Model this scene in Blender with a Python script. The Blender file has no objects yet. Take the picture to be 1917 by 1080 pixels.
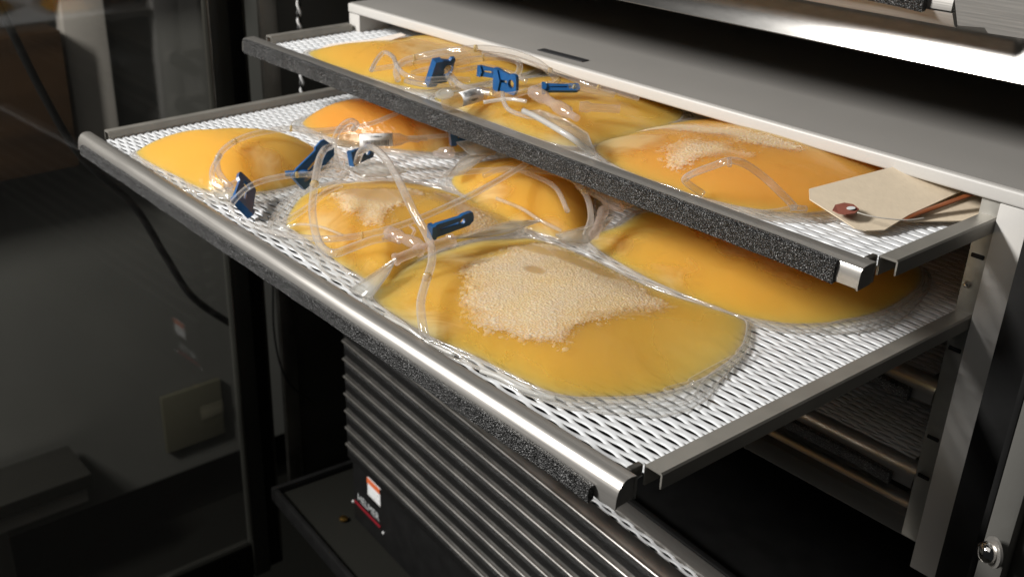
import bpy, bmesh, math, random
import numpy as np
from mathutils import Vector, Matrix

# ------------------------------------------------------------------ scene, camera, light
S = bpy.context.scene
C = S.collection
random.seed(5); RNG = np.random.default_rng(7)
S.render.engine = 'CYCLES'
S.cycles.use_denoising = True
S.cycles.max_bounces = 24; S.cycles.transparent_max_bounces = 40
S.cycles.transmission_bounces = 10; S.cycles.volume_bounces = 20; S.cycles.glossy_bounces = 6; S.cycles.diffuse_bounces = 4
S.cycles.sample_clamp_indirect = 6
S.view_settings.view_transform = 'Standard'; S.view_settings.look = 'None'
S.view_settings.exposure = 0; S.view_settings.gamma = 1
cd = bpy.data.cameras.new('camera'); cam = bpy.data.objects.new('camera', cd); C.objects.link(cam)
R_, U_, F_ = Vector((.5966, .8026, -.0022)), Vector((-.3539, .2655, .8968)), Vector((-.7203, .5342, -.4424))
cam.matrix_world = Matrix((( R_.x, U_.x, -F_.x, .2311), (R_.y, U_.y, -F_.y, -.2787), (R_.z, U_.z, -F_.z, .2479), (0, 0, 0, 1)))
cd.sensor_width = 36; cd.lens = 38.421; cd.shift_x = .09386; cd.shift_y = .01547
cd.clip_start = .01; cd.clip_end = 20
cd.dof.use_dof = True; cd.dof.focus_distance = .52; cd.dof.aperture_fstop = 18
S.camera = cam
W = bpy.data.worlds.new('World'); S.world = W; W.use_nodes = True
W.node_tree.nodes['Background'].inputs[0].default_value = (.9, .95, 1, 1)
W.node_tree.nodes['Background'].inputs[1].default_value = .012
def area_lamp(name, loc, target, size, power, col=(1, 1, 1), sy=None):
    l = bpy.data.lights.new(name, 'AREA'); l.energy = power; l.color = col; l.size = size
    if sy: l.shape = 'RECTANGLE'; l.size_y = sy
    else: l.shape = 'DISK'
    o = bpy.data.objects.new(name, l); C.objects.link(o); o.location = loc
    o.rotation_euler = (Vector(target) - Vector(loc)).to_track_quat('-Z', 'Y').to_euler()
    return o
def strip_lamp(name, loc, target, sx, sy, power, col):
    o = area_lamp(name, loc, target, sx, power, col, sy)
    z = (Vector(loc) - Vector(target)).normalized(); y = Vector((0, 1, 0)); y = (y - z * y.dot(z)).normalized(); x = y.cross(z)
    o.matrix_world = Matrix.Translation(loc) @ Matrix((x, y, z)).transposed().to_4x4(); return o
strip_lamp('strip_lamp', (-.90, -1.20, 1.0), (-.15, .12, 0), .20, .5, 54, (1, .975, .94))
area_lamp('bounce_fill', (.1, -.9, 1.7), (-.1, .2, 0), 2.0, 6.5, (1, .97, .92), 1.5)  # unseen fill for ceiling bounce, enlarged so the steel tops reflect grey

# ------------------------------------------------------------------ material helpers
def mat(name):
    m = bpy.data.materials.new(name); m.use_nodes = True
    nt = m.node_tree; nt.nodes.clear()
    out = nt.nodes.new('ShaderNodeOutputMaterial')
    return m, nt, out
def N(nt, t, **k):
    n = nt.nodes.new('ShaderNode' + t)
    for a, v in k.items():
        if a in n.inputs: n.inputs[a].default_value = v
        else: setattr(n, a, v)
    return n
def pbr(name, col, rough=.5, metal=0., noise=0., nscale=60., bump=0., bscale=200., aniso=None, spec=.5, coat=0., stretch=None, rvar=0.):
    m, nt, out = mat(name); L = nt.links.new
    b = N(nt, 'BsdfPrincipled'); b.inputs['Base Color'].default_value = (*col, 1); b.inputs['Roughness'].default_value = rough
    b.inputs['Metallic'].default_value = metal; b.inputs['Specular IOR Level'].default_value = spec
    b.inputs['Coat Weight'].default_value = coat
    tc = N(nt, 'TexCoord'); mp = N(nt, 'Mapping'); L(tc.outputs['Object'], mp.inputs[0])
    if stretch: mp.inputs['Scale'].default_value = stretch
    if noise or rvar:
        n = N(nt, 'TexNoise', Scale=nscale, Detail=6.); L(mp.outputs[0], n.inputs['Vector'])
        r = N(nt, 'ValToRGB'); L(n.outputs[0], r.inputs[0])
        r.color_ramp.elements[0].position = .3; r.color_ramp.elements[1].position = .75
        r.color_ramp.elements[0].color = (*[c * (1 - noise) for c in col], 1); r.color_ramp.elements[1].color = (*[min(1, c * (1 + noise)) for c in col], 1)
        L(r.outputs[0], b.inputs['Base Color'])
        if rvar:
            mr = N(nt, 'MapRange'); L(n.outputs[0], mr.inputs[0]); mr.inputs[3].default_value = max(.02, rough - rvar); mr.inputs[4].default_value = rough + rvar
            L(mr.outputs[0], b.inputs['Roughness'])
    if bump:
        n2 = N(nt, 'TexNoise', Scale=bscale, Detail=4.); L(mp.outputs[0], n2.inputs['Vector'])
        bp = N(nt, 'Bump', Strength=bump, Distance=.0005); L(n2.outputs[0], bp.inputs['Height']); L(bp.outputs[0], b.inputs['Normal'])
    if aniso is not None:
        b.inputs['Anisotropic'].default_value = aniso
    L(b.outputs[0], out.inputs[0])
    return m
def clear_film(name, tint=(.97, .97, .96), haze=.06, milk=(.85, .85, .83), rough=.06, edge=.0, refl=.5, wr=0., wscale=120):
    m, nt, out = mat(name); L = nt.links.new
    tr = N(nt, 'BsdfTransparent'); tr.inputs[0].default_value = (*tint, 1)
    d1 = N(nt, 'BsdfDiffuse'); d1.inputs[0].default_value = (*milk, 1); d2 = N(nt, 'BsdfTranslucent'); d2.inputs[0].default_value = (*milk, 1)
    df = N(nt, 'MixShader', Fac=.5); L(d1.outputs[0], df.inputs[1]); L(d2.outputs[0], df.inputs[2])
    mx = N(nt, 'MixShader'); L(tr.outputs[0], mx.inputs[1]); L(df.outputs[0], mx.inputs[2])
    if edge:
        lw = N(nt, 'LayerWeight', Blend=.5); mr = N(nt, 'MapRange'); L(lw.outputs['Facing'], mr.inputs[0])
        mr.inputs[1].default_value = .25; mr.inputs[2].default_value = 1; mr.inputs[3].default_value = haze; mr.inputs[4].default_value = edge
        L(mr.outputs[0], mx.inputs[0])
    else: mx.inputs[0].default_value = haze
    gl = N(nt, 'BsdfGlossy'); gl.inputs['Roughness'].default_value = rough
    lwf = N(nt, 'LayerWeight', Blend=.5); pw = N(nt, 'Math', operation='POWER'); L(lwf.outputs['Facing'], pw.inputs[0]); pw.inputs[1].default_value = 4.
    f = N(nt, 'Math', operation='MULTIPLY_ADD'); L(pw.outputs[0], f.inputs[0]); f.inputs[1].default_value = refl; f.inputs[2].default_value = .055
    m2 = N(nt, 'MixShader'); L(f.outputs[0], m2.inputs[0]); L(mx.outputs[0], m2.inputs[1]); L(gl.outputs[0], m2.inputs[2])
    if wr:
        tc = N(nt, 'TexCoord'); n = N(nt, 'TexNoise', Scale=wscale, Detail=3.); L(tc.outputs['Object'], n.inputs['Vector'])
        bp = N(nt, 'Bump', Strength=wr, Distance=.002); L(n.outputs[0], bp.inputs['Height'])
        L(bp.outputs[0], gl.inputs['Normal'])
    L(m2.outputs[0], out.inputs[0])
    return m
def liquid(name, c_deep, c_mid, c_pale, seed, thin=.45, layer=.16, dens=280., vcol=(1., .95, .50), vabs=(.999, .89, .05)):
    """opalescent plasma in clear film: swirls of colour, soft scattering, clearer where it is shallow"""
    m, nt, out = mat(name); L = nt.links.new
    tc = N(nt, 'TexCoord'); mp = N(nt, 'Mapping'); L(tc.outputs['Object'], mp.inputs[0])
    mp.inputs['Location'].default_value = (seed * 1.7, seed * .9, seed); mp.inputs['Scale'].default_value = (1, 1.35, 1)
    n = N(nt, 'TexNoise', Scale=13., Detail=1.5, Distortion=.8, Roughness=.4); L(mp.outputs[0], n.inputs['Vector'])
    at = N(nt, 'Attribute', attribute_name='depth')
    # deep liquid is amber, shallow is straw yellow: depth of liquid plus swirls
    ad = N(nt, 'Math', operation='MULTIPLY_ADD'); L(n.outputs[0], ad.inputs[0]); ad.inputs[1].default_value = .75
    sb = N(nt, 'Math', operation='MULTIPLY_ADD'); L(at.outputs['Fac'], sb.inputs[0]); sb.inputs[1].default_value = .48; sb.inputs[2].default_value = -.10
    L(sb.outputs[0], ad.inputs[2])
    r = N(nt, 'ValToRGB'); L(ad.outputs[0], r.inputs[0]); e = r.color_ramp.elements
    e[0].position = .2; e[0].color = (*c_pale, 1); e[1].position = .82; e[1].color = (*c_deep, 1)
    k = e.new(.5); k.color = (*c_mid, 1)
    # streaks of settled pale froth lying just under the film
    ap = N(nt, 'Attribute', attribute_name='pale'); n3 = N(nt, 'TexNoise', Scale=38., Detail=3., Distortion=1.2); L(mp.outputs[0], n3.inputs['Vector'])
    pm = N(nt, 'Math', operation='MULTIPLY_ADD'); L(n3.outputs[0], pm.inputs[0]); pm.inputs[1].default_value = 1.0; pm.inputs[2].default_value = -.62
    ps = N(nt, 'Math', operation='ADD'); L(pm.outputs[0], ps.inputs[0]); L(ap.outputs['Fac'], ps.inputs[1])
    pr2 = N(nt, 'MapRange', interpolation_type='SMOOTHSTEP'); L(ps.outputs[0], pr2.inputs[0]); pr2.inputs[1].default_value = .1; pr2.inputs[2].default_value = .75; pr2.inputs[4].default_value = .85
    pz = N(nt, 'Math', operation='MULTIPLY'); L(pr2.outputs[0], pz.inputs[0]); cl = N(nt, 'Math', operation='MINIMUM'); L(ap.outputs['Fac'], cl.inputs[0]); cl.inputs[1].default_value = .2
    c5 = N(nt, 'Math', operation='MULTIPLY'); L(cl.outputs[0], c5.inputs[0]); c5.inputs[1].default_value = 5.; L(c5.outputs[0], pz.inputs[1])
    pc = N(nt, 'MixRGB'); L(pz.outputs[0], pc.inputs[0]); L(r.outputs[0], pc.inputs[1]); pc.inputs[2].default_value = (.70, .51, .24, 1)
    b = N(nt, 'BsdfPrincipled'); L(pc.outputs[0], b.inputs['Base Color'])
    b.inputs['Roughness'].default_value = .36; b.inputs['Specular IOR Level'].default_value = .25; b.inputs['Coat Weight'].default_value = 0
    b.inputs['Subsurface Weight'].default_value = 1; b.inputs['Subsurface Radius'].default_value = (1, .9, .6); b.inputs['Subsurface Scale'].default_value = .02
    n2 = N(nt, 'TexNoise', Scale=38., Detail=3.); L(mp.outputs[0], n2.inputs['Vector'])
    bp = N(nt, 'Bump', Strength=.2, Distance=.003); L(n2.outputs[0], bp.inputs['Height']); L(bp.outputs[0], b.inputs['Normal'])
    n4 = N(nt, 'TexNoise', Scale=95., Detail=4., Distortion=1.5); mq = N(nt, 'Mapping'); L(tc.outputs['Object'], mq.inputs[0]); mq.inputs['Scale'].default_value = (.35, 1.3, 1); mq.inputs['Rotation'].default_value = (0, 0, .5 + seed); L(mq.outputs[0], n4.inputs['Vector'])
    b4 = N(nt, 'Bump', Strength=.55, Distance=.002); L(n4.outputs[0], b4.inputs['Height']); L(b4.outputs[0], b.inputs['Coat Normal'])
    # the film surface is mostly clear with a faint milky layer; the colour sits in the liquid's volume
    tr = N(nt, 'BsdfTransparent'); tr.inputs[0].default_value = (1, 1, 1, 1)
    bs = N(nt, 'MapRange'); L(pz.outputs[0], bs.inputs[0]); bs.inputs[1].default_value = 0; bs.inputs[2].default_value = .85; bs.inputs[3].default_value = layer; bs.inputs[4].default_value = min(.95, layer + .55)
    mx = N(nt, 'MixShader'); L(bs.outputs[0], mx.inputs[0]); L(tr.outputs[0], mx.inputs[1]); L(b.outputs[0], mx.inputs[2])
    gl = N(nt, 'BsdfGlossy'); gl.inputs['Roughness'].default_value = .15; L(b4.outputs[0], gl.inputs['Normal'])
    lw = N(nt, 'LayerWeight', Blend=.5); pw = N(nt, 'Math', operation='POWER'); L(lw.outputs['Facing'], pw.inputs[0]); pw.inputs[1].default_value = 4.
    fr = N(nt, 'Math', operation='MULTIPLY_ADD'); L(pw.outputs[0], fr.inputs[0]); fr.inputs[1].default_value = .28; fr.inputs[2].default_value = .025
    m3 = N(nt, 'MixShader'); L(fr.outputs[0], m3.inputs[0]); L(mx.outputs[0], m3.inputs[1]); L(gl.outputs[0], m3.inputs[2])
    L(m3.outputs[0], out.inputs['Surface'])
    vs_ = N(nt, 'VolumeScatter'); vs_.inputs['Color'].default_value = (*vcol, 1); vs_.inputs['Density'].default_value = dens; vs_.inputs['Anisotropy'].default_value = .2
    va_ = N(nt, 'VolumeAbsorption'); va_.inputs['Color'].default_value = (*vabs, 1); va_.inputs['Density'].default_value = dens
    ad_ = N(nt, 'AddShader'); L(vs_.outputs[0], ad_.inputs[0]); L(va_.outputs[0], ad_.inputs[1]); L(ad_.outputs[0], out.inputs['Volume'])
    return m
def foam_rubber(name, lo, hi, scale, bump):
    m, nt, out = mat(name); L = nt.links.new
    tc = N(nt, 'TexCoord'); v = N(nt, 'TexVoronoi', Scale=scale); L(tc.outputs['Object'], v.inputs['Vector'])
    n = N(nt, 'TexNoise', Scale=scale * 1.3, Detail=5., Roughness=.7); L(tc.outputs['Object'], n.inputs['Vector'])
    r = N(nt, 'ValToRGB'); L(n.outputs[0], r.inputs[0]); e = r.color_ramp.elements
    e[0].position = .54; e[0].color = (*[lo] * 3, 1); e[1].position = .68; e[1].color = (*[hi] * 3, 1)
    b = N(nt, 'BsdfPrincipled', Roughness=.42); L(r.outputs[0], b.inputs['Base Color'])
    bp = N(nt, 'Bump', Strength=bump, Distance=.0012); L(v.outputs['Distance'], bp.inputs['Height']); L(bp.outputs[0], b.inputs['Normal'])
    L(b.outputs[0], out.inputs[0]); return m

M = dict(
    white_coat=pbr('white_powder_coat', (.62, .635, .65), .34, noise=.05, nscale=90, bump=.15, bscale=900),
    steel=pbr('brushed_steel', (.50, .48, .45), .33, .8, noise=.08, nscale=40, bump=.05, bscale=60, stretch=(.6, 30, 30), rvar=.06),
    rail=pbr('rail_steel', (.30, .285, .255), .42, .45, noise=.12, nscale=50, rvar=.05),
    rack_steel=pbr('satin_steel', (.60, .58, .55), .30, 1, noise=.12, nscale=50, rvar=.04),
    lip_metal=pbr('brushed_lip', (.50, .49, .47), .5, .15, noise=.08, nscale=80, stretch=(1, 12, 12)),
    dark_steel=pbr('dull_steel', (.25, .24, .22), .38, 1, noise=.15, nscale=50, rvar=.06),
    bright_steel=pbr('galvanised_steel', (.40, .39, .375), .13, 1, noise=.10, nscale=120, bump=.0, bscale=120, stretch=(1, 3, 3)),
    enamel=pbr('white_enamel', (.53, .515, .49), .42, noise=.02, nscale=30, bump=.08, bscale=700),
    top_dimmed=pbr('enamel_top_dimmed', (.31, .298, .28), .5, noise=.05, nscale=12, bump=.08, bscale=700),  # weaker light on the cabinet top put into a darker colour
    frame_paint=pbr('grey_paint', (.10, .098, .09), .5, noise=.06, nscale=25, bump=.1, bscale=400),
    guide=pbr('guide_metal', (.34, .33, .30), .45, .8, noise=.14, nscale=70, rvar=.08),
    black=pbr('black_plastic', (.008, .008, .008), .6, noise=.3, nscale=60, spec=.2),
    dark_wall=pbr('dark_liner', (.035, .035, .03), .38, noise=.25, nscale=9),
    foam=foam_rubber('black_foam', .004, .55, 1450, .9),
    foam_low=foam_rubber('black_foam_fine', .004, .022, 1300, .5),
    film=clear_film('bag_film', tint=(.985, .985, .98), haze=.24, wr=.5, wscale=160),
    film_milky=clear_film('frosted_film', haze=.34, milk=(.74, .73, .68), rough=.2, wr=.3, wscale=90),
    tube=clear_film('pvc_tube', tint=(.965, .955, .94), haze=.11, milk=(.92, .90, .88), rough=.06, edge=.5, refl=.9),
    port=clear_film('moulded_port', tint=(.97, .94, .93), haze=.18, milk=(.88, .80, .76), rough=.06, edge=.4),
    gold=clear_film('amber_joint', tint=(.95, .86, .62), haze=.4, milk=(.85, .70, .38), rough=.1, edge=.5),
    blue=pbr('blue_plastic', (.012, .085, .24), .32, noise=.12, nscale=80, spec=.5),
    paper=pbr('manila_card', (.70, .59, .44), .8, noise=.04, nscale=220, bump=.2, bscale=500),
    paper_pink=pbr('printed_card', (.75, .66, .58), .75, noise=.12, nscale=70, stretch=(1, 6, 1)),
    faint=pbr('faded_paper', (.14, .13, .09), .7),
    redbrown=pbr('fibre_patch', (.24, .075, .05), .7, noise=.15, nscale=150),
    brown_strip=pbr('brown_strip', (.22, .065, .02), .45, noise=.2, nscale=60),
    white=pbr('white_print', (.82, .82, .82), .6), ink=pbr('black_ink', (.03, .03, .03), .6), grey_ink=pbr('grey_ink', (.6, .62, .62), .5),
    red=pbr('red_ink', (.25, .01, .02), .5), orange=pbr('orange_ink', (.75, .16, .05), .5), brass=pbr('brass', (.7, .42, .12), .3, 1),
    chrome=pbr('chrome', (.8, .78, .76), .08, 1), copper=pbr('aged_copper', (.20, .07, .03), .4, .7, noise=.3, nscale=40),
    green=pbr('green_wire', (.12, .22, .08), .5), redwire=pbr('red_wire', (.3, .03, .02), .5),
    glass=clear_film('door_glass', tint=(.92, .92, .91), haze=.025, milk=(.55, .54, .52), rough=.03),
    room=pbr('room_wall', (.20, .20, .18), .6, noise=.12, nscale=3), wood=pbr('brown_wood', (.06, .032, .014), .5, noise=.4, nscale=4, stretch=(1, 1, 6)),
    greypole=pbr('grey_metal', (.62, .58, .52), .5, noise=.1, nscale=8), cable=pbr('black_cable', (.008, .008, .008), .4),
    floor=pbr('dark_floor', (.012, .012, .010), .8, spec=.1), sticker=pbr('black_sticker', (.03, .03, .032), .5), olive=pbr('olive_card', (.095, .09, .06), .6),
)
def foam_mat(name, col, seed):
    m, nt, out = mat(name); L = nt.links.new
    tc = N(nt, 'TexCoord'); n = N(nt, 'TexNoise', Scale=70., Detail=4.); L(tc.outputs['Object'], n.inputs['Vector'])
    v = N(nt, 'TexVoronoi', Scale=1500.); L(tc.outputs['Object'], v.inputs['Vector'])
    r = N(nt, 'ValToRGB'); L(n.outputs[0], r.inputs[0]); e = r.color_ramp.elements
    e[0].position = .3; e[0].color = (col[0] * .92, col[1] * .86, col[2] * .74, 1); e[1].position = .7; e[1].color = (*col, 1)
    nn = N(nt, 'TexNoise', Scale=22., Detail=3., Distortion=.8); L(tc.outputs['Object'], nn.inputs['Vector']); nr = N(nt, 'MapRange'); L(nn.outputs[0], nr.inputs[0]); nr.inputs[1].default_value = .4; nr.inputs[2].default_value = .65
    nm = N(nt, 'MixRGB'); L(nr.outputs[0], nm.inputs[0]); L(r.outputs[0], nm.inputs[1]); nm.inputs[2].default_value = (col[0] * .86, col[1] * .88, col[2] * .98, 1)
    ca = N(nt, 'Attribute', attribute_name='calm'); cm = N(nt, 'MixRGB'); L(ca.outputs['Fac'], cm.inputs[0]); L(nm.outputs[0], cm.inputs[1]); cm.inputs[2].default_value = (col[0] * .78, col[1] * .78, col[2] * .82, 1)
    ga = N(nt, 'Attribute', attribute_name='gap'); gm = N(nt, 'MixRGB'); L(ga.outputs['Fac'], gm.inputs[0]); L(cm.outputs[0], gm.inputs[1]); gm.inputs[2].default_value = (.74, .50, .22, 1)
    b = N(nt, 'BsdfPrincipled', Roughness=.28); L(gm.outputs[0], b.inputs['Base Color'])
    b.inputs['Subsurface Weight'].default_value = .5; b.inputs['Subsurface Radius'].default_value = (1, .7, .35); b.inputs['Subsurface Scale'].default_value = .0022; b.inputs['Coat Weight'].default_value = .6; b.inputs['Coat Roughness'].default_value = .10
    va = N(nt, 'Attribute', attribute_name='veil'); vt = N(nt, 'BsdfTransparent'); vm = N(nt, 'MixShader'); L(va.outputs['Fac'], vm.inputs[0]); L(b.outputs[0], vm.inputs[1]); L(vt.outputs[0], vm.inputs[2])
    L(vm.outputs[0], out.inputs[0]); return m
M['froth'] = foam_mat('froth', (.88, .765, .54), 1)
M['froth_grey'] = foam_mat('froth_under_film', (.80, .66, .46), 2)

# ------------------------------------------------------------------ mesh helpers
def link(name, verts, faces, m=None, parent=None, smooth=True, org=None):
    me = bpy.data.meshes.new(name)
    me.from_pydata([tuple(v) for v in verts], [], faces)
    if m is not None: me.materials.append(m)
    if smooth: me.polygons.foreach_set('use_smooth', np.ones(len(me.polygons), bool))
    me.update()
    o = bpy.data.objects.new(name, me); C.objects.link(o)
    if parent is not None: o.parent = parent
    return o
def from_bm(name, bm, m, parent=None, smooth=False):
    me = bpy.data.meshes.new(name); bm.normal_update(); bm.to_mesh(me); bm.free()
    me.materials.append(m)
    if smooth: me.polygons.foreach_set('use_smooth', np.ones(len(me.polygons), bool))
    o = bpy.data.objects.new(name, me); C.objects.link(o)
    if parent is not None: o.parent = parent
    return o
def sharp(o, deg=35):
    try: o.data.set_sharp_from_angle(angle=math.radians(deg))
    except Exception: pass
    return o
def tag(o, label, cat, group=None, kind=None):
    if label: o['label'] = label
    if cat: o['category'] = cat
    if group: o['group'] = group
    if kind: o['kind'] = kind
    return o
def empty(name, loc, label=None, cat=None, group=None, rz=0):
    o = bpy.data.objects.new(name, None); C.objects.link(o); o.empty_display_size = .01
    o.location = loc; o.rotation_euler = (0, 0, rz)
    return tag(o, label, cat, group)
def box(name, lo, hi, m, parent=None, bev=.0006, seg=2):
    bm = bmesh.new(); bmesh.ops.create_cube(bm, size=1)
    for v in bm.verts:
        v.co = Vector([lo[i] + (v.co[i] + .5) * (hi[i] - lo[i]) for i in range(3)])
    if bev:
        bmesh.ops.bevel(bm, geom=bm.edges[:], offset=min(bev, .45 * min(hi[i] - lo[i] for i in range(3))), segments=seg, affect='EDGES', profile=.6)
    return sharp(from_bm(name, bm, m, parent, True), 40)
def extrude_x(name, prof, x0, x1, m, parent=None, n=1, ang=30):
    """closed (y, z) profile run along x"""
    k = len(prof); vs = []; fs = []
    for i in range(n + 1):
        x = x0 + (x1 - x0) * i / n
        vs += [(x, y, z) for y, z in prof]
    for i in range(n):
        for j in range(k):
            a, b = i * k + j, i * k + (j + 1) % k
            fs.append((a, a + k, b + k, b))
    fs.append(tuple(range(k))); fs.append(tuple(n * k + k - 1 - j for j in range(k)))
    o = link(name, vs, fs, m, parent)
    bm = bmesh.new(); bm.from_mesh(o.data); bmesh.ops.recalc_face_normals(bm, faces=bm.faces[:]); bm.to_mesh(o.data); bm.free()
    return sharp(o, ang)
def extrude_y(name, prof, y0, y1, m, parent=None, n=1, ang=30):
    o = extrude_x(name, [(a, b) for a, b in prof], y0, y1, m, parent, n, ang)
    for v in o.data.vertices:
        y, x, z = v.co; v.co = (x, y, z)
    bm = bmesh.new(); bm.from_mesh(o.data); bmesh.ops.recalc_face_normals(bm, faces=bm.faces[:]); bm.to_mesh(o.data); bm.free()
    return sharp(o, ang)
def catmull(pts, per=10, closed=False):
    P = np.array(pts, float); n = len(P); out = []
    rng = range(n if closed else n - 1)
    for i in rng:
        if closed: p0, p1, p2, p3 = P[(i - 1) % n], P[i], P[(i + 1) % n], P[(i + 2) % n]
        else: p0, p1, p2, p3 = P[max(i - 1, 0)], P[i], P[i + 1], P[min(i + 2, n - 1)]
        for k in range(per):
            t = k / per
            out.append(.5 * (2 * p1 + (p2 - p0) * t + (2 * p0 - 5 * p1 + 4 * p2 - p3) * t * t + (3 * p1 - p0 - 3 * p2 + p3) * t ** 3))
    if not closed: out.append(P[-1])
    return np.array(out)
def sweep(path, rad, sides=12, closed=False, flat=1.):
    P = np.array(path, float); n = len(P)
    T = (np.roll(P, -1, 0) - np.roll(P, 1, 0)) if closed else np.gradient(P, axis=0)
    T /= np.linalg.norm(T, axis=1)[:, None] + 1e-12
    up = np.array([0, 0, 1.]); a = np.cross(T[0], up)
    if np.linalg.norm(a) < 1e-3: a = np.cross(T[0], [1., 0, 0])
    a /= np.linalg.norm(a); vs = []
    R = np.full(n, rad) if np.isscalar(rad) else np.array(rad)
    for i in range(n):
        a = a - T[i] * (a @ T[i]); a /= np.linalg.norm(a) + 1e-12; b = np.cross(T[i], a)
        for k in range(sides):
            th = 2 * math.pi * k / sides
            vs.append(P[i] + R[i] * (math.cos(th) * a + flat * math.sin(th) * b))
    fs = []
    for i in range(n if closed else n - 1):
        for k in range(sides):
            q = ((i + 1) % n) * sides
            fs.append((i * sides + k, i * sides + (k + 1) % sides, q + (k + 1) % sides, q + k))
    if not closed:
        fs.append(tuple(range(sides - 1, -1, -1))); fs.append(tuple((n - 1) * sides + k for k in range(sides)))
    return vs, fs
def tube(name, pts, rad, m, parent=None, per=10, sides=12, org=(0, 0, 0)):
    vs, fs = sweep(catmull(pts, per) if len(pts) > 2 else np.array(pts, float), rad, sides)
    return link(name, [np.array(v) - np.array(org) for v in vs], fs, m, parent)
def plate(name, outline, thick, m, parent=None, holes=(), bev=.0003):
    """a flat cut-out: 2-D outline and holes, given a thickness; local u, v, w axes"""
    bm = bmesh.new(); es = []
    for ring in [outline] + list(holes):
        vs = [bm.verts.new((x, y, 0)) for x, y in ring]
        es += [bm.edges.new((vs[i], vs[(i + 1) % len(vs)])) for i in range(len(vs))]
    bmesh.ops.triangle_fill(bm, edges=es, use_beauty=True, use_dissolve=False)
    r = bmesh.ops.extrude_face_region(bm, geom=bm.faces[:])
    for v in [g for g in r['geom'] if isinstance(g, bmesh.types.BMVert)]: v.co.z += thick
    bmesh.ops.recalc_face_normals(bm, faces=bm.faces[:])
    return sharp(from_bm(name, bm, m, parent, True), 30)
def copy_tree(o, parent=None):
    c = o.copy(); C.objects.link(c)
    if parent is not None: c.parent = parent
    for ch in list(o.children): copy_tree(ch, c)
    return c
def text(name, s, size, m, parent, mw):
    cu = bpy.data.curves.new(name, 'FONT'); cu.body = s; cu.size = size; cu.materials.append(m); cu.align_x = 'CENTER'; cu.align_y = 'CENTER'; cu.extrude = .00005
    t = bpy.data.objects.new(name, cu); C.objects.link(t); me = bpy.data.meshes.new_from_object(t.evaluated_get(bpy.context.evaluated_depsgraph_get())); bpy.data.objects.remove(t)
    o = bpy.data.objects.new(name, me); C.objects.link(o); o.parent = parent; o.matrix_local = mw
    return o

# ------------------------------------------------------------------ the incubator and the room behind its open door
CY = .235                                             # front plane of the agitator cabinet
inc = empty('incubator', (-.3, .3, -.5), 'dark incubator standing open around the tray racks, with black door gasket and grey frame', 'incubator')
def ibox(name, lo, hi, m, **k):
    o = box(name, [lo[i] - (-.3, .3, -.5)[i] for i in range(3)], [hi[i] - (-.3, .3, -.5)[i] for i in range(3)], m, inc, **k); return o
ibox('back_wall', (-.72, .80, -.56), (.09, .82, .6), M['dark_wall'])
ibox('side_wall', (-.72, .245, -.56), (-.70, .80, .6), M['dark_wall'])
ibox('side_wall', (.062, .245, -.56), (.08, .80, .6), M['dark_wall'])
ibox('floor_plate', (-.72, .27, -.56), (.09, .82, -.50), M['floor'])
ibox('wall_edge_trim', (-.7015, .226, -.56), (-.694, .2445, .6), M['dark_steel'], bev=.002)
ibox('gasket', (.031, .205, -.5), (.0605, .2275, .5), M['black'], bev=.004)
ibox('gasket_lip', (.0595, .172, -.5), (.0625, .2045, .5), M['black'], bev=.001)
ibox('frame_post', (.0705, .150, -.5), (.0815, .240, .5), M['frame_paint'], bev=.002)
ibox('frame_return', (.0818, .156, -.5), (.16, .240, .5), M['dark_steel'], bev=.001)
# hinge bolt on the frame: dome head, washer
bl = (0.0789, 0.1380, -0.0553)
def lathe(name, prof, m, parent, loc, axis, sides=24):
    z = Vector(axis).normalized(); q = z.to_track_quat('Z', 'Y').to_matrix(); vs = []; fs = []
    for r, h in prof:
        for k in range(sides):
            a = 2 * math.pi * k / sides
            vs.append(Vector(loc) + q @ Vector((r * math.cos(a), r * math.sin(a), h)))
    for i in range(len(prof) - 1):
        for k in range(sides):
            fs.append((i * sides + k, i * sides + (k + 1) % sides, (i + 1) * sides + (k + 1) % sides, (i + 1) * sides + k))
    fs.append(tuple(range(sides - 1, -1, -1))); fs.append(tuple((len(prof) - 1) * sides + k for k in range(sides)))
    return sharp(link(name, vs, fs, m, parent), 40)
bloc = Vector(bl) - Vector((-.3, .3, -.5))
bo = lathe('hinge_bolt', [(.0042, .0), (.0047, .001), (.0047, .0030), (.0040, .0046), (.0024, .0054), (.0004, .0056)], M['chrome'], inc, bloc + Vector((-.0005, .004, 0)), (-.6, -.8, 0))
lathe('washer', [(.0068, -.0012), (.0068, 0), (.004, .0002)], M['steel'], bo, bloc + Vector((-.0005, .004, 0)), (-.6, -.8, 0))

door = empty('incubator_door', (-.75, .22, -.6), 'open glass door of the incubator in a dark metal frame, left of the trays', 'door')
def dbox(name, lo, hi, m, **k): return box(name, [lo[i] - (-.75, .22, -.6)[i] for i in range(3)], [hi[i] - (-.75, .22, -.6)[i] for i in range(3)], m, door, **k)
d0, d1, d2 = (-0.7500, 0.1995, -0.0058), (-0.7500, 0.2430, -0.0121), (-0.7500, 0.2216, -0.0090)
dbox('stile', (-.765, d0[1], -.66), (-.75, d2[1], .5), M['dark_wall'], bev=.002)
dbox('stile_edge', (-.7495, d0[1] - .0016, -.60), (-.7475, d0[1] + .0004, .5), M['bright_steel'], bev=.0004)
dbox('stile_step', (-.775, d2[1] + .0005, -.66), (-.757, d1[1], .5), M['black'], bev=.002)
dbox('stile_step_edge', (-.7565, d1[1] - .004, -.64), (-.7545, d1[1] - .001, .5), M['dark_steel'], bev=.0006)
dbox('bottom_rail', (-.768, -.4, -.70), (-.753, d0[1] - .0005, -.610), M['floor'], bev=.003)
dbox('pane', (-.7605, -.4, -.6095), (-.7575, d0[1] - .002, .5), M['glass'], bev=0)

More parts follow.
